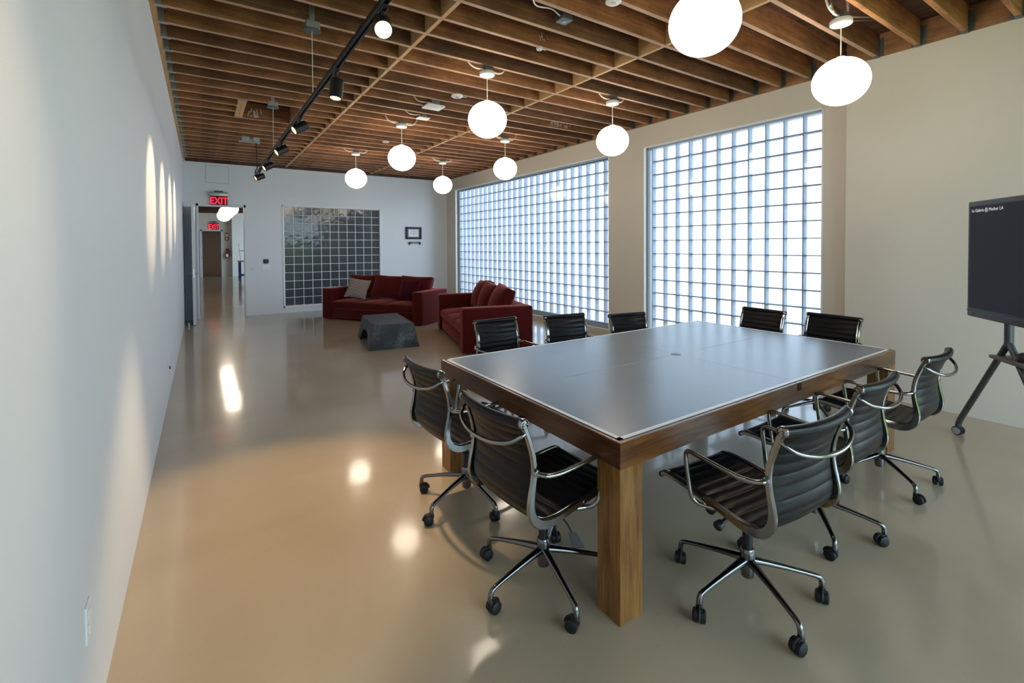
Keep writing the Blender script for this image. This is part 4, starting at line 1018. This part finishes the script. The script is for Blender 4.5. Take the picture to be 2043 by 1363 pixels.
SW, SX, SY = 0.74, 0.31, 0.06
def zt_(p): return p
G().tube([(SX, SY, 0.86), (SX, SY, 1.55)], 0.026, 18).build('pole', 'stand_grey', sc_, True)
G().box(SX - 0.16, SX + 0.16, 0.028, 0.05, 1.30, 1.62, 0.004).build('mount_plate', 'stand_grey', sc_)
for sx, foot in ((-1, -0.265), (1, 0.885)):
    lg = G().tube([(SX + sx * 0.004, SY, 0.885), (foot - sx * 0.045, SY, 0.165), (foot - sx * 0.022, SY, 0.13), (foot - sx * 0.006, SY, 0.105), (foot, SY, 0.085), (foot, SY, 0.07)], 0.021, 14).build('leg', 'stand_grey', sc_, True)
    g = G()
    for s_ in (-1, 1):
        pr = [(0.012, s_ * 0.006), (0.036, s_ * 0.006), (0.037, s_ * 0.012), (0.035, s_ * 0.026), (0.028, s_ * 0.029), (0.004, s_ * 0.029)]
        if s_ < 0: pr = pr[::-1]
        g.lathe(pr, 24, TR(foot, SY - 0.0, 0.037, -0.9), 'x')
    g.lathe([(0.015, 0.05), (0.017, 0.075), (0.014, 0.085)], 14, TR(foot, SY, 0)).box(foot - 0.018, foot + 0.03, SY - 0.018, SY + 0.018, 0.045, 0.066, 0.006, 2)
    w_ = g.build('caster', 'black_rubber', lg, True)
    G().lathe([(0.028, -0.0315), (0.0285, -0.028)], 22, TR(foot, SY, 0.037, -0.9), 'x').lathe([(0.028, 0.028), (0.0285, 0.0315)], 22, TR(foot, SY, 0.037, -0.9), 'x').build('caster_disc', 'hub_grey', lg, True)
G().tube([(SX, SY, 0.88), (SX + 0.02, SY + 0.35, 0.11), (SX + 0.02, SY + 0.38, 0.03)], 0.021, 14).lathe([(0.034, 0), (0.034, 0.03)], 18, TR(SX + 0.02, SY + 0.38, 0)).build('rear_leg', 'stand_grey', sc_, True)
G().box(0.205, 0.56, 0.0, 0.22, 0.752, 0.778, 0.008, 2).build('shelf', 'shelf_grey', sc_, True)
tv = empty('display_screen', (5.0, 1.035, 0), tyaw, 'large dark display screen mounted on the grey A-frame stand', 'screen')
Z0, Z1 = 1.035, 1.920
G().box(0, SW, -0.028, 0.026, Z0, Z1, 0.010, 3).build('housing', 'screen_frame', tv, True)
G().box(0.018, SW - 0.018, -0.0295, -0.027, Z0 + 0.062, Z1 - 0.030).build('black_border', 'black_plastic', tv)
G().box(0.030, SW - 0.030, -0.0305, -0.0285, Z0 + 0.070, Z1 - 0.040).build('screen', 'screen_dark', tv)
G().box(0.0, SW, -0.031, -0.027, Z0 + 0.045, Z0 + 0.052).build('bezel_strip', 'stand_grey', tv)
G().box(0.065, 0.10, -0.0300, -0.027, Z0 + 0.016, Z0 + 0.030).build('sensor_window', 'black_plastic', tv)
text_mesh('screen_text', 'La Galeria @ Mother LA', 0.034, 'screen_text', tv, (0.052, -0.0312, Z1 - 0.083), (PI / 2, 0, 0), 0.0002)
px = Vector((5.0, 1.035, 0)) + td * 0.445 + Vector((-td.y, td.x, 0)) * 0.085
tag(G().lathe([(0.052, 0.0), (0.055, 0.01), (0.050, 0.045), (0.030, 0.062), (0.004, 0.066)], 26, TR(px.x, px.y, 0.7790)).build('speaker_puck', 'black_plastic', None, True), 'round black conference speaker on the shelf of the screen stand', 'speaker')

# ------------------------------------------------------------------ outside, seen only as light and reflections
struct(G().box(-12, 18, -22, YB - 0.3, -0.16, -0.02).build('ground', 'lawn_green'))
def hedge(name, x0, x1, y0, y1, h_, lb):
    g = G(); nx = int((x1 - x0) / 0.5); V = []; F = []
    bm = bmesh.new(); bmesh.ops.create_cube(bm, size=1)
    bmesh.ops.subdivide_edges(bm, edges=bm.edges[:], cuts=14, use_grid_fill=True)
    rnd = random.Random(3)
    for v in bm.verts:
        v.co = (x0 + (v.co.x + 0.5) * (x1 - x0) + rnd.uniform(-0.12, 0.12), y0 + (v.co.y + 0.5) * (y1 - y0) + rnd.uniform(-0.12, 0.12), -0.02 + (v.co.z + 0.5) * h_ * rnd.uniform(0.85, 1.05))
    bm.verts.index_update(); g.add([v.co.copy() for v in bm.verts], [tuple(v.index for v in f.verts) for f in bm.faces]); bm.free()
    return tag(g.build(name, 'hedge_green', None, False), lb, 'hedge')
hedge('hedge', -6, 14, -13.5, -11.5, 2.2, 'green hedge outside the glazed wall behind the camera')

# ------------------------------------------------------------------ light
SKY_BACK, SKY_STREET = 5.6, 1.9
W = bpy.data.worlds.new('World'); S.world = W; W.use_nodes = True
wn = W.node_tree.nodes; wl_ = W.node_tree.links; wn.clear()
wo = wn.new('ShaderNodeOutputWorld'); bg = wn.new('ShaderNodeBackground'); wl_.new(bg.outputs[0], wo.inputs[0])
tcw = wn.new('ShaderNodeTexCoord'); sp_ = wn.new('ShaderNodeSeparateXYZ'); wl_.new(tcw.outputs['Generated'], sp_.inputs[0])
crw = wn.new('ShaderNodeValToRGB'); crw.color_ramp.elements[0].position = 0.44; crw.color_ramp.elements[0].color = (0.68, 0.82, 0.98, 1)
crw.color_ramp.elements[1].position = 0.60; crw.color_ramp.elements[1].color = (0.62, 0.81, 1.0, 1)
mrw = wn.new('ShaderNodeMapRange'); setin(mrw, From_Min=-1.0, From_Max=1.0); wl_.new(sp_.outputs[2], mrw.inputs['Value']); wl_.new(mrw.outputs[0], crw.inputs[0])
wl_.new(crw.outputs[0], bg.inputs[0])
# sky made stronger behind the camera to fill the room, weaker streetside
mdx = wn.new('ShaderNodeMapRange'); setin(mdx, From_Min=-0.25, From_Max=0.45, To_Min=SKY_BACK, To_Max=SKY_STREET); wl_.new(sp_.outputs[0], mdx.inputs['Value'])
mdy = wn.new('ShaderNodeMapRange'); setin(mdy, From_Min=-0.7, From_Max=-0.1, To_Min=SKY_BACK, To_Max=0.0); wl_.new(sp_.outputs[1], mdy.inputs['Value'])
mxx = wn.new('ShaderNodeMath'); mxx.operation = 'MAXIMUM'; wl_.new(mdx.outputs[0], mxx.inputs[0]); wl_.new(mdy.outputs[0], mxx.inputs[1])
wl_.new(mxx.outputs[0], bg.inputs[1])
def portal(loc, rot, sx, sy):
    li = bpy.data.lights.new('window_portal', 'AREA'); li.shape = 'RECTANGLE'; li.size = sx; li.size_y = sy; li.cycles.is_portal = True
    o = bpy.data.objects.new('window_portal', li); COL.objects.link(o); o.location = loc; o.rotation_euler = rot
portal((6.2, (W1[0] + W1[1]) / 2, (W1[2] + W1[3]) / 2), (0, PI / 2, 0), W1[3] - W1[2], W1[1] - W1[0])
portal((6.2, (W2[0] + W2[1]) / 2, (W2[2] + W2[3]) / 2), (0, PI / 2, 0), W2[3] - W2[2], W2[1] - W2[0])
portal(((W4[0] + W4[1]) / 2, YB - 0.16, (W4[2] + W4[3]) / 2), (PI / 2, 0, 0), W4[1] - W4[0], W4[3] - W4[2])
portal((6.28, (W5[0] + W5[1]) / 2, (W5[2] + W5[3]) / 2), (0, PI / 2, 0), W5[3] - W5[2], W5[1] - W5[0])
portal((6.16, 25.95, 1.85), (0, PI / 2, 0), 2.9, 6.7)

sun = bpy.data.lights.new('sun', 'SUN'); sun.energy = 9.0; sun.angle = 0.01; sun.color = (1.0, 0.95, 0.85)
so = bpy.data.objects.new('sun', sun); COL.objects.link(so); so.rotation_euler = (math.radians(-42), 0, 0); so.location = (0, 0, 12)
# ------------------------------------------------------------------ camera
cd = bpy.data.cameras.new('camera'); cam = bpy.data.objects.new('camera', cd); COL.objects.link(cam); S.camera = cam
f, cy = 929.12, 509.27
yw, pt, ro = [math.radians(a) for a in (33.6507, -1.1468, -0.324)]
Fv = Vector((math.sin(yw) * math.cos(pt), math.cos(yw) * math.cos(pt), math.sin(pt)))
R0 = Vector((math.cos(yw), -math.sin(yw), 0)); U0 = R0.cross(Fv)
Rv = R0 * math.cos(ro) + U0 * math.sin(ro); Uv = -R0 * math.sin(ro) + U0 * math.cos(ro)
mt_ = Matrix(((Rv.x, Uv.x, -Fv.x, 0), (Rv.y, Uv.y, -Fv.y, 0), (Rv.z, Uv.z, -Fv.z, 1.6), (0, 0, 0, 1)))
cam.matrix_world = mt_
cd.sensor_fit = 'HORIZONTAL'; cd.sensor_width = 36; cd.lens = f / 2043 * 36; cd.shift_y = -(681.5 - cy) / 2043; cd.clip_start = 0.02; cd.clip_end = 200

# ------------------------------------------------------------------ colour and sampling
S.view_settings.view_transform = 'Standard'; S.view_settings.look = 'None'; S.view_settings.gamma = 1.0
S.view_settings.exposure = 0.74; S.view_settings.use_curve_mapping = False
cy_ = S.cycles
cy_.max_bounces = 10; cy_.diffuse_bounces = 5; cy_.glossy_bounces = 4; cy_.transmission_bounces = 6; cy_.transparent_max_bounces = 24
cy_.use_denoising = True; cy_.sample_clamp_indirect = 6.0; cy_.caustics_reflective = False; cy_.caustics_refractive = False
